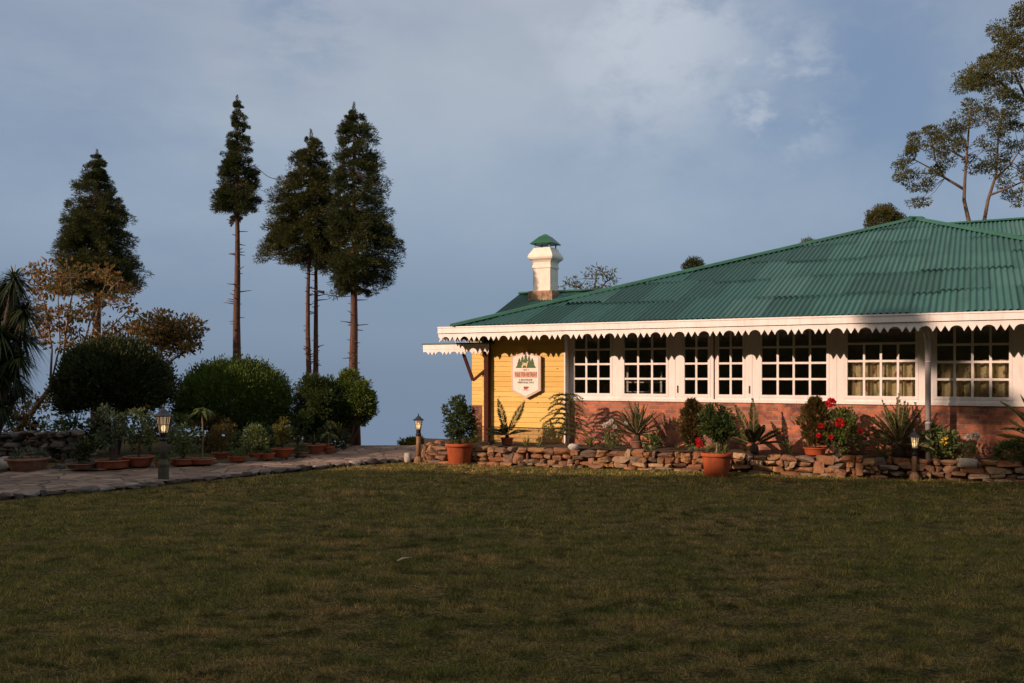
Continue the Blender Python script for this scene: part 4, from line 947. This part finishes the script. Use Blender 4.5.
# ================================================================== left garden
def conifer(label, pxx, prof, Y, base_py, trunkw, crown_n, mat, bare_top, seed, trunks=(0,), stubs=True, name='conifer_tree', boughs=()):
    """prof: (py, left px, right px) rows of the crown's outline, top first"""
    rs = random.Random(seed); S = ppm(Y); base = at(pxx, base_py, Y)
    base.z = min(base.z, float(gz(base.x, base.y))); t = thing(name, label, 'tree', base, 0, 'conifers along the edge of the garden')
    zz = [at(0, p[0], Y).z-base.z for p in prof]; lf = [(pxx-p[1])/S for p in prof]; rt = [(p[2]-pxx)/S for p in prof]
    ztop, zlow = zz[0], zz[-1]; order = np.argsort(zz); za = np.array(zz)[order]; la = np.array(lf)[order]; ra = np.array(rt)[order]
    tr = MB()
    for q, off in enumerate(trunks):
        hgt = ztop*.97; lean = rs.uniform(-.06, .06)
        pts = [(off/S*(1-.6*k/8)+rs.uniform(-.02, .02), q*.15, hgt*k/8) for k in range(9)]
        tr.tube(pts, [trunkw/S/2*(1.25-1.15*k/8) if k else trunkw/S*.72 for k in range(9)], 10)
        if stubs:
            for k in range(44):
                z = rs.uniform(.25, .98)*zlow*1.02; a_ = rs.uniform(0, 6.28); l = rs.uniform(.02, .09) if rs.random() < .7 else rs.uniform(.1, .26); x0 = np.interp(z, [p[2] for p in pts], [p[0] for p in pts])
                tr.tube([(x0, q*.15, z), (x0+math.cos(a_)*(trunkw/S*.5+l), q*.15+math.sin(a_)*(trunkw/S*.5+l), z+rs.uniform(-.03, .08))], [.020, .006], 5)
    mb = MB(); br = MB()
    nb_ = int(crown_n*1.1)
    lev = .30                                                    # boughs sit in loose whorls with gaps between
    for k in range(nb_):
        f = 1-(rs.random()**.75); z = zlow+(ztop-zlow)*f*.985; z = (round(z/lev)+rs.gauss(0, .25))*lev; z = min(max(z, zlow-.05), ztop-.05)
        a_ = rs.uniform(0, 6.283); ca, sa = math.cos(a_), math.sin(a_)
        L_, R_ = np.interp(z, za, la), np.interp(z, za, ra); mean = (L_+R_)/2
        rad = max(.03, math.hypot((R_ if ca > 0 else L_)*ca, mean*sa)*rs.uniform(.66, 1.04)-.03)
        d = np.array([ca, sa, 0]); tip = np.array([0, 0, z])+d*rad; root = np.array([0, 0, min(z+rad*rs.uniform(.0, .45), ztop*.98)])
        if rad > .12: br.tube([root, root*.4+tip*.6+np.array([0, 0, -.05]), tip], [.018, .011, .004], 5)
        m = max(2, int(rad/.19))
        for j in range(m):
            tt = 1-(j/m)*.72; c = root*(1-tt)+tip*tt+np.array([rs.uniform(-.06, .06), rs.uniform(-.06, .06), -.06*tt+rs.uniform(-.05, .04)])
            cr_ = rs.uniform(.08, .21)*(1 if tt > .4 else .75)*min(1, .25+rad*1.1); n = 85
            P, D = bush_pts(n, (cr_*1.1, cr_*1.1, cr_*.62), 4, .1)
            leaves(mb, P+c, nrm(D*.7+d*.7+rdir(n)*.45+np.array([0, 0, .25])), .075*min(1, .5+rad)*rng.uniform(.5, 1.4, n), .013)
    zl = np.linspace(ztop-.75, ztop+.06, 260); fr_ = (ztop+.08-zl)/.83; a9 = rng.uniform(0, 6.283, 260); P = np.stack([np.cos(a9)*.10*fr_*rng.random(260), np.sin(a9)*.10*fr_*rng.random(260), zl], 1)
    leaves(mb, P, nrm(np.stack([np.cos(a9), np.sin(a9), np.full(260, 1.0)], 1)), (.05+.09*fr_)*rng.uniform(.6, 1.2, 260), .013)
    for (bx, by, ox, oy, cs) in boughs:                          # single boughs hanging out of the outline
        a3 = np.array(at(ox, oy, Y)-base); b3 = np.array(at(bx, by, Y+rs.uniform(-.5, .5))-base); br.tube([a3, (a3+b3)/2+np.array([0, 0, -.08]), b3], [.03, .02, .008], 5)
        for j in range(max(3, int(np.linalg.norm(b3-a3)/.13))):
            c = b3+(a3-b3)*(j*.13/max(.2, np.linalg.norm(b3-a3)))*.8+np.array([rs.uniform(-.08, .08), rs.uniform(-.08, .08), rs.uniform(-.10, .06)]); n = 110
            P, D = bush_pts(n, (cs, cs, cs*.7), 4, .1); leaves(mb, P+c, nrm(D+rdir(n)*.4+np.array([0, 0, .2])), .075*rng.uniform(.5, 1.4, n), .013)
    tr.build('trunk', M['bark'], t, smooth=True); br.build('branches', M['bark_dark'], t); mb.build('crown', M[mat], t); return t
conifer('slender tall conifer with a narrow crown high on a bare trunk, second from left', 237, [(98, 240, 242), (110, 236, 244), (130, 230, 250), (150, 226, 254), (170, 220, 259), (185, 217, 261), (197, 214, 259), (206, 214, 254), (211, 218, 250), (214, 232, 246)], 23.5, 447, 8.5, 210, 'conifer2', 0, 21, boughs=((219, 205, 233, 190, .16), (226, 210, 234, 195, .14), (250, 209, 239, 192, .16), (244, 211, 239, 198, .12), (236, 212, 231, 226, .01)))
conifer('bushy conifer on two close bare trunks with a long lower branch reaching left', 311, [(132, 309, 313), (142, 300, 322), (155, 291, 328), (172, 285, 331), (190, 275, 332), (205, 268, 333), (222, 268, 340), (240, 264, 345), (252, 260, 346), (258, 275, 342), (264, 298, 334)], 22.8, 447, 5.5, 270, 'conifer', 0, 22, trunks=(-3.5, 4.5), boughs=((257, 256, 306, 246, .17), (263, 251, 300, 240, .16), (272, 246, 305, 235, .18), (324, 268, 312, 250, .14), (336, 257, 314, 245, .16)))
conifer('tallest dense conifer nearest the lawn edge, its bare trunk passing the bushes', 354, [(105, 352, 360), (116, 346, 367), (130, 340, 376), (150, 336, 381), (175, 333, 384), (200, 332, 390), (225, 331, 396), (245, 331, 402), (258, 331, 400), (270, 332, 396), (280, 336, 388), (288, 344, 376)], 21.9, 449, 9, 340, 'conifer2', 0, 23, boughs=((335, 292, 353, 276, .16), (338, 284, 353, 270, .17), (343, 290, 353, 280, .14), (400, 243, 360, 235, .16), (394, 272, 358, 255, .15), (380, 284, 356, 268, .15), (392, 280, 357, 262, .12), (397, 256, 358, 245, .16)))
conifer('broad conifer behind the russet shrub at the far left', 97, [(152, 94, 101), (163, 88, 106), (175, 84, 108), (185, 76, 116), (200, 70, 122), (220, 65, 128), (240, 60, 132), (255, 57, 138), (270, 54, 143), (284, 55, 142), (292, 62, 140)], 24.0, 445, 10, 330, 'conifer', 0, 24, stubs=False, boughs=((140, 283, 100, 262, .16), (57, 282, 96, 262, .16), (88, 172, 97, 178, .08), (106, 171, 97, 176, .08)))
mbp = MB(); cdl = [(331, 292), (335, 303), (343, 312), (338, 288)]
# low side boughs
# cable between two conifers
a3, b3 = at(261, 171, 23.4), at(277, 179, 22.8); mb = MB(); mb.tube([a3+(Vector(b3)-a3)*k/6+Vector((0, 0, -.05*math.sin(math.pi*k/6))) for k in range(-3, 13)], .009, 5)
tag(mb.build('cable', M['black']), 'thin dark cable strung between the slender conifer and the bushy conifer', 'cable')
a3, b3 = at(316, 291, 22.7), at(352, 296, 21.9); mb = MB(); mb.tube([a3.lerp(b3, k/8)+Vector((0, 0, -.06*math.sin(math.pi*k/8))) for k in range(9)], .010, 5); mb.tube([a3, a3.lerp(b3, .22)], .035, 6)
tag(mb.build('cable', M['black']), 'thin dark cable strung between the two right conifer trunks', 'cable')

def round_bush(label, pxc, pyc, rx, ry, Y, mat, n, tr_px=None, leaf=.05, lobes=16, base_py=446, name='round_bush', inner=.72, cut=.6):
    S = ppm(Y); c = at(pxc, pyc, Y); zb = float(gz(c.x, c.y)); t = thing(name, label, 'bush', (c.x, c.y, zb))
    mb = MB(); r = (rx/S, rx/S*.95, ry/S); cz = c.z-zb
    # many small sprays set over a lumpy dome
    P, D = bush_pts(n, r, lobes, inner); k = P[:, 2] > -r[2]*(cut+.12*np.sin(P[:, 0]*5+Y)); P, D = P[k], D[k]
    m = 30
    Q = (P[:, None, :]+rng.normal(size=(len(P), m, 3))*.075).reshape(-1, 3); E = np.repeat(D, m, 0)
    leaves(mb, Q+np.array([0, 0, cz]), nrm(E*.9+rdir(len(Q))*.6+np.array([0, 0, .5])), leaf*rng.uniform(.7, 1.4, len(Q)), leaf*.42)
    mb.build('foliage', M[mat], t); st = MB()
    for q in range(7):
        a_ = q*.9; e = np.array([math.cos(a_)*r[0]*.55, math.sin(a_)*r[1]*.55, cz+r[2]*random.uniform(-.2, .4)]); st.tube([(random.uniform(-.05, .05), 0, -.1), (e[0]*.35, e[1]*.35, cz*.55), e], [.07, .05, .02], 7)
    st.build('trunk', M['bark_dark'], t); return t
round_bush('very dark round clipped bush overhanging the bonsai pots, left of the tall lamp', 114, 388, 51, 45, 19.2, 'hedge_dark', 2500, inner=.5, leaf=.08, lobes=26, cut=.42)
round_bush('large rounded green bush in the middle of the left garden below the slender conifer', 234, 404, 53, 41, 21.0, 'hedge', 2400, inner=.55, leaf=.07, lobes=26, cut=.5)
def ragged_bush(label, lobes, Y, mat, name='leafy_bush'):
    c0 = at(lobes[0][0], 446, Y); zb = float(gz(c0.x, c0.y)); t = thing(name, label, 'bush', (c0.x, c0.y, zb)); S = ppm(Y); mb = MB(); st = MB()
    for (px, py, rx, ry, dy) in lobes:
        c = at(px, py, Y+dy)-Vector((c0.x, c0.y, zb)); r = (rx/S, rx/S, ry/S)
        clumpy(mb, c, r, int(26+rx*2.0), 60, .15, .07, .028, .35, .35); st.tube([(0, 0, -.1), (c.x*.5, c.y*.5, c.z*.5), c], [.05, .035, .012], 6)
    mb.build('foliage', M[mat], t); st.build('trunk', M['bark_dark'], t); return t
ragged_bush('tall green bush with a ragged outline around the tallest conifer trunk beside the path end', [(348, 392, 17, 15, 0), (362, 396, 12, 17, -.2), (339, 405, 14, 16, .1), (360, 411, 13, 13, .1), (350, 382, 11, 11, .2), (368, 405, 7, 12, 0)], 20.9, 'hedge')
ragged_bush('leafy green bush at the foot of the double trunk conifer', [(313, 390, 13, 15, 0), (322, 404, 12, 16, -.2), (331, 393, 12, 14, .1), (334, 412, 12, 18, .1), (338, 428, 11, 12, .2), (305, 404, 10, 18, .1), (318, 424, 14, 15, 0), (302, 422, 9, 14, .1)], 20.6, 'gloss')

def branchy(label, base, limbs, clumps, mat, barkm, leaf, lw, per, cr_, name='tree', group=None, Y=20., up=.1, cat='tree', zs=.3, partsname='crown', droop=0.0):
    """limbs: list of (px,py) polylines; clumps: (px,py) foliage centres, each joined to the nearest limb point by a twig"""
    t = thing(name, label, cat, base, 0, group); tr = MB(); mb = MB(); allp = []
    S = ppm(Y)
    for pl, w0, w1 in limbs:
        dy = random.uniform(-zs, zs)
        pts = [at(px, py, Y+dy*(k/(max(1, len(pl)-1))))-Vector(base) for k, (px, py) in enumerate(pl)]
        n = len(pts); tr.tube(pts, [(w0+(w1-w0)*k/(n-1))/S/2 for k in range(n)], 7); 
        for a_, b_ in zip(pts, pts[1:]):
            for q in range(5): allp.append(a_.lerp(b_, q/5))
        allp.append(pts[-1])
    A = np.array([p[:] for p in allp])
    for (px, py) in clumps:
        dy = random.uniform(-1, 1)*zs*1.6; c = np.array(at(px, py, Y+dy)-Vector(base)); j = np.argmin(np.linalg.norm(A-c, axis=1)); a_ = A[j]
        mid = (a_+c)/2+rng.normal(size=3)*.04; tr.tube([a_, mid, c], [.014, .010, .004], 5)
        n = max(6, int(per*random.uniform(.6, 1.3))); P, D = bush_pts(n, np.array([cr_*1.25, cr_*1.1, cr_*.62])*random.uniform(.7, 1.25), 4, .05)
        leaves(mb, P+c, nrm(D+rdir(n)*.7+np.array([0, 0, up-droop])), leaf*rng.uniform(.7, 1.3, n), lw)
    tr.build('trunk', M[barkm], t, smooth=True); mb.build(partsname, M[mat], t); return t
# russet leaved shrub tree at the left
random.seed(31)
cl = [(random.uniform(28, 140), random.uniform(262, 330)) for _ in range(70)]
cl = [(x, y) for x, y in cl if y > 258+abs(x-70)*.28-(10 if 60 < x < 110 else 0)]
cl += [(random.uniform(40, 140), random.uniform(322, 352)) for _ in range(16)]+[(random.uniform(5, 60), random.uniform(385, 440)) for _ in range(22)]
b0 = gr(8, 452); bY = b0.y
branchy('russet leaved small tree with leaning thin branches at the left of the garden', b0, [([(8, 452), (20, 428), (45, 395), (62, 372), (82, 350)], 7, 3), ([(45, 395), (58, 380), (78, 358), (92, 335), (100, 300)], 4, 1.5), ([(50, 388), (52, 350), (46, 310), (40, 285)], 2.5, 1), ([(62, 372), (66, 330), (72, 295), (70, 272)], 2.5, 1), ([(82, 350), (90, 322), (110, 290), (122, 278)], 2, 1), ([(82, 350), (108, 330), (134, 305)], 2, 1), ([(50, 388), (60, 345), (58, 300), (62, 278)], 2, 1)],
        cl, 'autumn', 'bark_pale', .11, .055, 30, .20, name='russet_tree', Y=bY, zs=.6, droop=.3)
cl = [(random.gauss(166, 19), random.gauss(335, 11)) for _ in range(90)]; cl = [(x, y) for x, y in cl if 128 < x < 203 and 312 < y < 366]
b0 = at(163, 440, 22.0); b0.z = 0
branchy('small spreading brown leaved tree between the two big round bushes', b0, [([(163, 445), (163, 400), (164, 370), (161, 350), (150, 335)], 4, 1.5), ([(164, 368), (172, 360), (185, 352), (195, 345)], 2.5, 1), ([(161, 352), (168, 338), (170, 325)], 2, 1), ([(150, 338), (140, 332)], 1.5, 1)], cl, 'olivebrown', 'bark_dark', .10, .052, 46, .18, name='spreading_tree', Y=22.0, zs=.5)
# dracaena / strap-leaved tree at the left edge
p = gr(-16, 470); t = thing('strap_leaved_tree', 'dark strap leaved tree with drooping leaf heads cut by the left edge', 'tree', p)
mb = MB(); st = MB()
for (px, py, r_) in ((2, 292, 1), (-22, 280, 1), (10, 322, 1), (-30, 345, 1), (-4, 372, .9), (-50, 310, .9), (14, 352, .9), (0, 335, 1), (-12, 310, 1), (4, 395, .75), (16, 300, .9), (14, 280, .9), (22, 335, .95), (10, 372, .9), (24, 312, .8), (18, 358, .8), (2, 408, .7), (20, 388, .6)):
    c = at(px, py, p.y+random.uniform(-.5, .4))-p; st.tube([(0, 0, -.1), (c.x*.4, c.y*.4, c.z*.5), c], [.09, .065, .04], 8)
    n = 190; D = rdir(n); D[:, 2] = D[:, 2]*.8+.25; straps(mb, np.tile(np.array(c), (n, 1)), D, rng.uniform(.40, .62, n)*r_, .034, rng.uniform(.35, .75, n), 6)
st.build('trunk', M['bark_dark'], t, smooth=True); mb.build('leaves', M['strap'], t)

# rubble wall at far left
mb = MB(); Yr = 17.6
for row in range(6):
    px = -60.0
    while px < 92-row*3:
        l = random.uniform(.09, .26); P = at(px, 462, Yr); hh = random.uniform(.09, .15)
        if random.random() < .93: stone_at(mb, (P.x+l/2, Yr+random.uniform(-.06, .06), 0.04+row*.10+random.uniform(-.03, .03)), (l, .3, hh), random.uniform(-.3, .3), random.uniform(.2, .6), .10)
        px += l*ppm(Yr)*.92
tag(mb.build('rubble_wall', M['rubble']), 'rough grey rubble wall behind the wide bowl pot at the left', 'wall')
mb = MB(); P = gr(5, 471); stone_at(mb, (P.x, P.y, .12), (.36, .3, .26), .3, .7, .06)
tag(mb.build('stone', M['palestone'], smooth=True), 'pale boulder beside the wide bowl pot at the left edge', 'stone')

# potted plants along the path
def potted(px, py, rw, ph, label, plant, mat, potm='terra_dull', zb=.08, prx=.3, ph2=.5, shallow=False):
    p = gr(px, py, zb); S = ppm(p.y); t = thing('potted_plant', label, 'potted plant', p, 0, 'pots lined up along the path')
    rt = rw/S/2; h = ph/S; pot(t, rt, rt*(.85 if shallow else .68), h, M[potm])
    mb = MB()
    if plant == 'bush':
        clumpy(mb, (0, 0, h+ph2*.55), (prx, prx*.9, ph2*.5), 22, 26, .08, .07, .034, .2, .3); MB().tube([(0, 0, h*.8), (.02, 0, h+ph2*.5)], [.02, .01], 6).build('stem', M['bark_dark'], t)
    elif plant == 'bonsai':
        clumpy(mb, (0, 0, h+ph2*.66), (prx, prx*.9, ph2*.40), 26, 26, .09, .07, .035, .1, .3); MB().tube([(0, 0, h*.7), (.03, 0, h+ph2*.3), (0, .0, h+ph2*.7)], [.075, .055, .02], 8).build('stem', M['bark_dark'], t)
    elif plant == 'spiky':
        n = 40; D = rdir(n); D[:, 2] = abs(D[:, 2])+.35; straps(mb, np.tile([0, 0, h*.9], (n, 1)), D, ph2*rng.uniform(.6, 1.1, n), .022, .35)
    elif plant == 'droopy':
        n = 26; D = rdir(n); D[:, 2] = abs(D[:, 2])*.5+.3; straps(mb, np.tile([0, 0, h+ph2], (n, 1)), D, prx*rng.uniform(.8, 1.2, n), .07, .8, 6); MB().tube([(0, 0, h*.8), (.02, 0, h+ph2*.5), (0, 0, h+ph2)], [.014, .012, .01], 6).build('stem', M['bark_pale'], t)
    elif plant == 'low':
        bush(None, (0, 0, h+.02), (rt*.8, rt*.8, ph2), 160, .07, .03, mb=mb, up=.7)
    mb.build('foliage', M[mat], t); return t
potted(28, 472.5, 42, 15, 'wide terracotta bowl with low grey succulents in front of the rubble wall', 'low', 'shrub_blue', 'terra_old', .02, ph2=.14)
potted(82, 468, 30, 5, 'shallow dark tray with a small plant right of the wide bowl', 'bush', 'hedge_dark', 'terra_old', prx=.16, ph2=.35, shallow=True)
potted(113, 467.5, 34, 8, 'bluish leaved bonsai with a thick trunk in a shallow tray under the dark round bush', 'bonsai', 'shrub_blue', 'terra_dull', prx=.38, ph2=.85, shallow=True)
potted(139, 466, 31, 10, 'green shrub in a red pot immediately left of the tall lamp', 'bush', 'shrub', 'terra_dull', prx=.34, ph2=.9)
potted(163, 466.5, 17, 5, 'low small terracotta saucer behind the tall lamp post', 'low', 'shrub', 'terra', ph2=.08, shallow=True)
potted(183, 464, 28, 6, 'leafy green plant in a long red tray just right of the tall lamp', 'bush', 'shrub', 'terra_dull', prx=.30, ph2=.65, shallow=True)
potted(202, 463.5, 27, 5, 'thin stemmed plant with drooping pale leaves in a red tray', 'droopy', 'agave', 'terra_dull', prx=.30, ph2=.85, shallow=True)
potted(221, 459, 18, 7, 'yellowish broad leaved plant in a pot right of the drooping plant', 'bush', 'olivebrown', 'terra_dull', prx=.26, ph2=.6)
potted(237, 461, 18, 5, 'small saucer pot with low leaves near the path kerb', 'low', 'shrub', 'terra', ph2=.10, shallow=True)
potted(256, 459, 16, 6, 'dark green leafy plant in a small pot below the large round bush', 'bush', 'shrub', 'terra_dull', prx=.25, ph2=.5)
potted(268, 459, 15, 6, 'bright grassy plant in a small pot left of the orange bowl', 'spiky', 'shrub', 'terra_dull', ph2=.35)
potted(282.5, 457, 23, 9, 'yellow green shrub in an orange terracotta bowl at the path edge', 'bush', 'shrub_yel', 'terra', prx=.17, ph2=.55)
potted(302, 456, 14, 4, 'small grey saucer with a low plant right of the orange bowl', 'low', 'shrub_blue', 'terra_old', ph2=.10, shallow=True)
potted(314, 453, 26, 9, 'dark wide pot with a spiky dracaena before the double trunk conifer', 'spiky', 'strap', 'terra_dull', ph2=.5)
potted(328, 452.5, 14, 6, 'small dark pot with pale arching leaves at the end of the row', 'droopy', 'agave', 'terra_dull', prx=.25, ph2=.25)
random.seed(5)
for (px, py, rx, hh, mat, lab) in ((62, 455, .42, .9, 'shrub', 'loose green shrub behind the rubble wall under the leaning branches'), (150, 455, .45, 1.0, 'olivebrown', 'brownish loose shrub behind the tall lamp'), (178, 452, .42, .95, 'shrub', 'pale green loose shrub between the tall lamp and the drooping plant'), (214, 450, .45, .8, 'olivebrown', 'yellow brown shrub at the left foot of the large round bush'), (246, 452, .5, .62, 'shrub', 'green ferny shrub under the large round bush'), (268, 451, .35, .6, 'gloss', 'dark glossy shrub at the right foot of the large round bush'), (298, 449, .42, 1.0, 'gloss', 'upright glossy shrub between the large round bush and the double conifer'), (335, 449.5, .35, .55, 'hedge_dark', 'low dark shrub at the foot of the tallest conifer'), (20, 450, .6, .9, 'hedge_dark', 'dark shrub under the strap leaved tree at the left edge'), (92, 452, .5, .7, 'hedge', 'low green shrub in the shade of the dark round bush')):
    p = gr(px, py, .05); t = thing('shrub', lab, 'shrub', p); clumpy(MB(), (0, 0, hh*.5), (rx, rx*.9, hh*.5), 34, 26, .11, .085, .04, .2, .3).build('foliage', M[mat], t)
    st = MB(); [st.tube([(0, 0, 0), (random.uniform(-.1, .1), random.uniform(-.1, .1), hh*.4), (random.uniform(-.25, .25), random.uniform(-.2, .2), hh*.8)], [.012, .009, .004], 5) for _ in range(6)]; st.build('stem', M['bark_dark'], t)

# ================================================================== trees beyond the house
random.seed(12)
ec = [(905,165),(908,150),(918,150),(930,140),(925,128),(945,135),(952,124),(962,112),(970,104),(985,108),(976,120),(992,122),(1005,112),(1012,124),(910,178),(918,186),(922,198),(935,165),(940,150),(955,145),(968,140),(985,140),(1000,140),(1012,148),(1018,165),(1004,158),(990,158),(1010,185),(1020,195),(975,160),(948,160),(1028,150),(1035,170),(1030,130),(1040,185),(930,180),(1000,178),(978,172),(960,130),(1000,128),(935,132),(915,140),(902,172)]
ec = [(x+random.gauss(0, 4), y+random.gauss(0, 4)) for x, y in ec for _ in range(2)]
b0 = at(975, 300, 34); b0.z = 0
branchy('tall slender two trunked tree with airy olive crown behind the right part of the roof', b0, [([(970, 420), (969, 300), (969, 222), (964, 200), (965, 178), (968, 140), (970, 112)], 5.5, 1.3), ([(985, 420), (984, 300), (984, 222), (988, 200), (996, 175), (998, 140), (1000, 118)], 5, 1.3), ([(965, 190), (945, 178), (930, 168), (915, 160)], 3, 1), ([(945, 178), (935, 160), (932, 140)], 2, 1), ([(967, 160), (950, 150), (938, 138)], 2.2, 1), ([(996, 178), (1010, 165), (1020, 150)], 2.5, 1), ([(990, 195), (1008, 188), (1022, 182), (1040, 180)], 2.5, 1)], ec, 'euc', 'bark_mid', .11, .036, 170, .31, name='airy_tree', Y=34, zs=1.2, group='trees beyond the house')
ec = [(1000,30),(1015,22),(1022,12),(1008,40),(1000,52),(990,60),(985,72),(972,76),(968,84),(980,84),(995,78),(1010,70),(1020,58),(1015,45),(1005,92),(1018,100),(1025,35),(1035,20),(1040,50),(1035,75),(1048,30),(1050,90),(1060,60),(1045,5),(1060,-10),(1075,30),(1085,60),(1080,0),(1000,66),(990,86)]
ec = [(x+random.gauss(0, 4), y+random.gauss(0, 4)) for x, y in ec for _ in range(3)]
b0 = at(1075, 300, 30); b0.z = 0
branchy('olive leaved tree reaching in from the upper right edge above the roof', b0, [([(1075, 430), (1072, 250), (1066, 130), (1058, 60), (1052, 0)], 12, 3), ([(1066, 130), (1040, 110), (1015, 95), (1000, 82), (985, 76)], 5, 1.5), ([(1060, 80), (1035, 60), (1015, 45), (1005, 32)], 4, 1.2), ([(1030, 105), (1015, 75), (1005, 62)], 3, 1)], ec, 'euc', 'bark_mid', .10, .034, 200, .30, name='olive_tree', Y=30, zs=1.0, group='trees beyond the house')
def treetop(px, py, Y, rx, ry, label, mat, n=40, per=40):
    b0 = at(px, py, Y); zc = b0.z; S = ppm(Y); t = thing('distant_tree', label, 'tree', (b0.x, b0.y, 0), 0, 'trees beyond the house'); clumpy(MB(), (0, 0, zc), (rx/S, rx/S, ry/S), n*2, per*2, .20, .075, .026, .4, .3).build('crown', M[mat], t)
    MB().tube([(0, 0, -1), (.05, 0, zc*.6), (0, 0, zc)], [.16, .11, .04], 8).build('trunk', M['bark_dark'], t)
treetop(884, 220, 34, 17, 15, 'dark rounded treetop peeping over the roof just left of its peak', 'euc', 50, 50)
treetop(694, 268, 33, 8, 11, 'small pointed dark green treetop above the middle of the roof slope', 'conifer2', 22, 50)
treetop(807, 246, 33, 7, 6, 'tiny treetop barely showing over the roof between the two other treetops', 'shrub_blue', 10, 36)
random.seed(3)
cl = [(random.uniform(562, 580), random.uniform(279, 290)) for _ in range(14)]+[(random.uniform(578, 617), random.uniform(270, 290)) for _ in range(34)]+[(597, 267), (600, 266), (610, 274)]
b0 = at(592, 330, 33); b0.z = 0
branchy('sparse grey green treetop showing over the roof right of the chimney', b0, [([(592, 430), (592, 330), (594, 292), (597, 270)], 4, 1), ([(593, 300), (580, 288), (566, 283)], 2, .8), ([(594, 296), (606, 282), (615, 276)], 2, .8)], cl, 'shrub_blue', 'bark_dark', .12, .05, 9, .16, name='sparse_tree', Y=33, zs=.6, group='trees beyond the house')

# ================================================================== trees on the slope behind the camera (outside the frame) that break up the low sun
random.seed(8)
for (s_, p_, hh, rr) in ((-16.72, 24.5, 12.95, .17), (-16.0, 24.5, 12.0, .20), (-17.0, 24.5, 10.9, .30), (-15.5, 24.8, 11.1, .34)):
    P = s_*U+(WSH-p_)*V; zg = float(gz(P[0], P[1])); t = thing('slope_tree', 'leafy tree on the slope behind the lawn', 'tree', (P[0], P[1], zg), 0, 'trees on the slope behind the lawn')
    hl = hh-zg; clumpy(MB(), (0, 0, hl), (rr, rr, rr*.9), 40, 34, .32, .16, .08, .2, .3).build('crown', M['euc'], t); MB().tube([(0, 0, -.3), (.1, 0, hl*.5), (0, 0, hl)], [.10, .07, .03], 8).build('trunk', M['bark_dark'], t)

# ================================================================== lawn grass and the fallen leaf
_vg = rng.random((256, 256))
def vnoise(X, Y, cell):
    gx_ = X/cell+500; gy_ = Y/cell+500; i_ = np.floor(gx_).astype(int); j_ = np.floor(gy_).astype(int); fx_ = gx_-i_; fy_ = gy_-j_
    fx_ = fx_*fx_*(3-2*fx_); fy_ = fy_*fy_*(3-2*fy_); g_ = lambda a, b: _vg[a % 256, b % 256]
    return (g_(i_, j_)*(1-fx_)+g_(i_+1, j_)*fx_)*(1-fy_)+(g_(i_, j_+1)*(1-fx_)+g_(i_+1, j_+1)*fx_)*fy_
def blades():
    mb = MB(); fx = np.array([p[0] for p in fr_px]); fy = np.array([p[1] for p in fr_px]); wpx = np.linspace(430, 1200, 40); wy = []
    for q in wpx: b_ = bedp(q, 15.50, 0); wy.append(HZ+H*F/b_.y)
    for (y0, y1, dens, ln, wd) in ((4.2, 6.5, 11000, .030, .0044), (6.5, 9.5, 6000, .036, .0058), (9.5, 13, 2600, .040, .008), (13, 18.6, 1400, .042, .012)):
        half = .64*y1+.8; n = int(2*half*(y1-y0)*dens); X = rng.uniform(-half, half, n); Y = rng.uniform(y0, y1, n)
        px = 512+F*X/Y; py = HZ+F*H/Y; k = (abs(X) < .62*Y+.7) & (py > np.interp(px, fx, fy)+1.5) & (py > np.interp(px, wpx, wy, left=0)+.5)
        # tufts: the sward is thick and tall in places, thin and short in others
        tn = .62*vnoise(X, Y, .06*(1+Y*.05))+.26*vnoise(X+31, Y, .14*(1+Y*.03))+.12*vnoise(X, Y+17, .6)
        k &= rng.random(n) < np.clip((tn-.18)*2.6, .42, 1)
        X, Y, tn = X[k], Y[k], tn[k]; n = len(X); P = np.stack([X, Y, gz(X, Y)-.003], 1)
        D = nrm(np.stack([rng.normal(0, .55, n), rng.normal(0, .55, n), np.full(n, .8)], 1)); S_ = nrm(np.cross(D, rdir(n)))
        l = ln*(rng.uniform(.5, 1.4, n)*np.clip(.25+1.9*(tn-.25)*1.3, .3, 1.9)*np.where(rng.random(n) < .02, 1.9, 1))[:, None]
        v = np.stack([P-S_*wd/2, P+S_*wd/2, P+D*l], 1).reshape(-1, 3); i = np.arange(n)[:, None]*3
        mb.add(v, i+np.array([[0, 1, 2]]))
    o = mb.build('grass', M['blade']); kind(o, 'stuff')
blades()
p = gr(403, 566); mb = MB(); straps(mb, np.array([[-.05, 0, .03]]), np.array([[1, .5, .45]]), .15, .05, .25, 5, vee=.4)
M['dryleaf'] = leafmat('dry_leaf', [(.45, .36, .26), (.5, .4, .3)], .2); o = mb.build('fallen_leaf', M['dryleaf'], loc=p+Vector((0, 0, .012))); tag(o, 'pale dry curled leaf lying alone on the lawn', 'leaf')
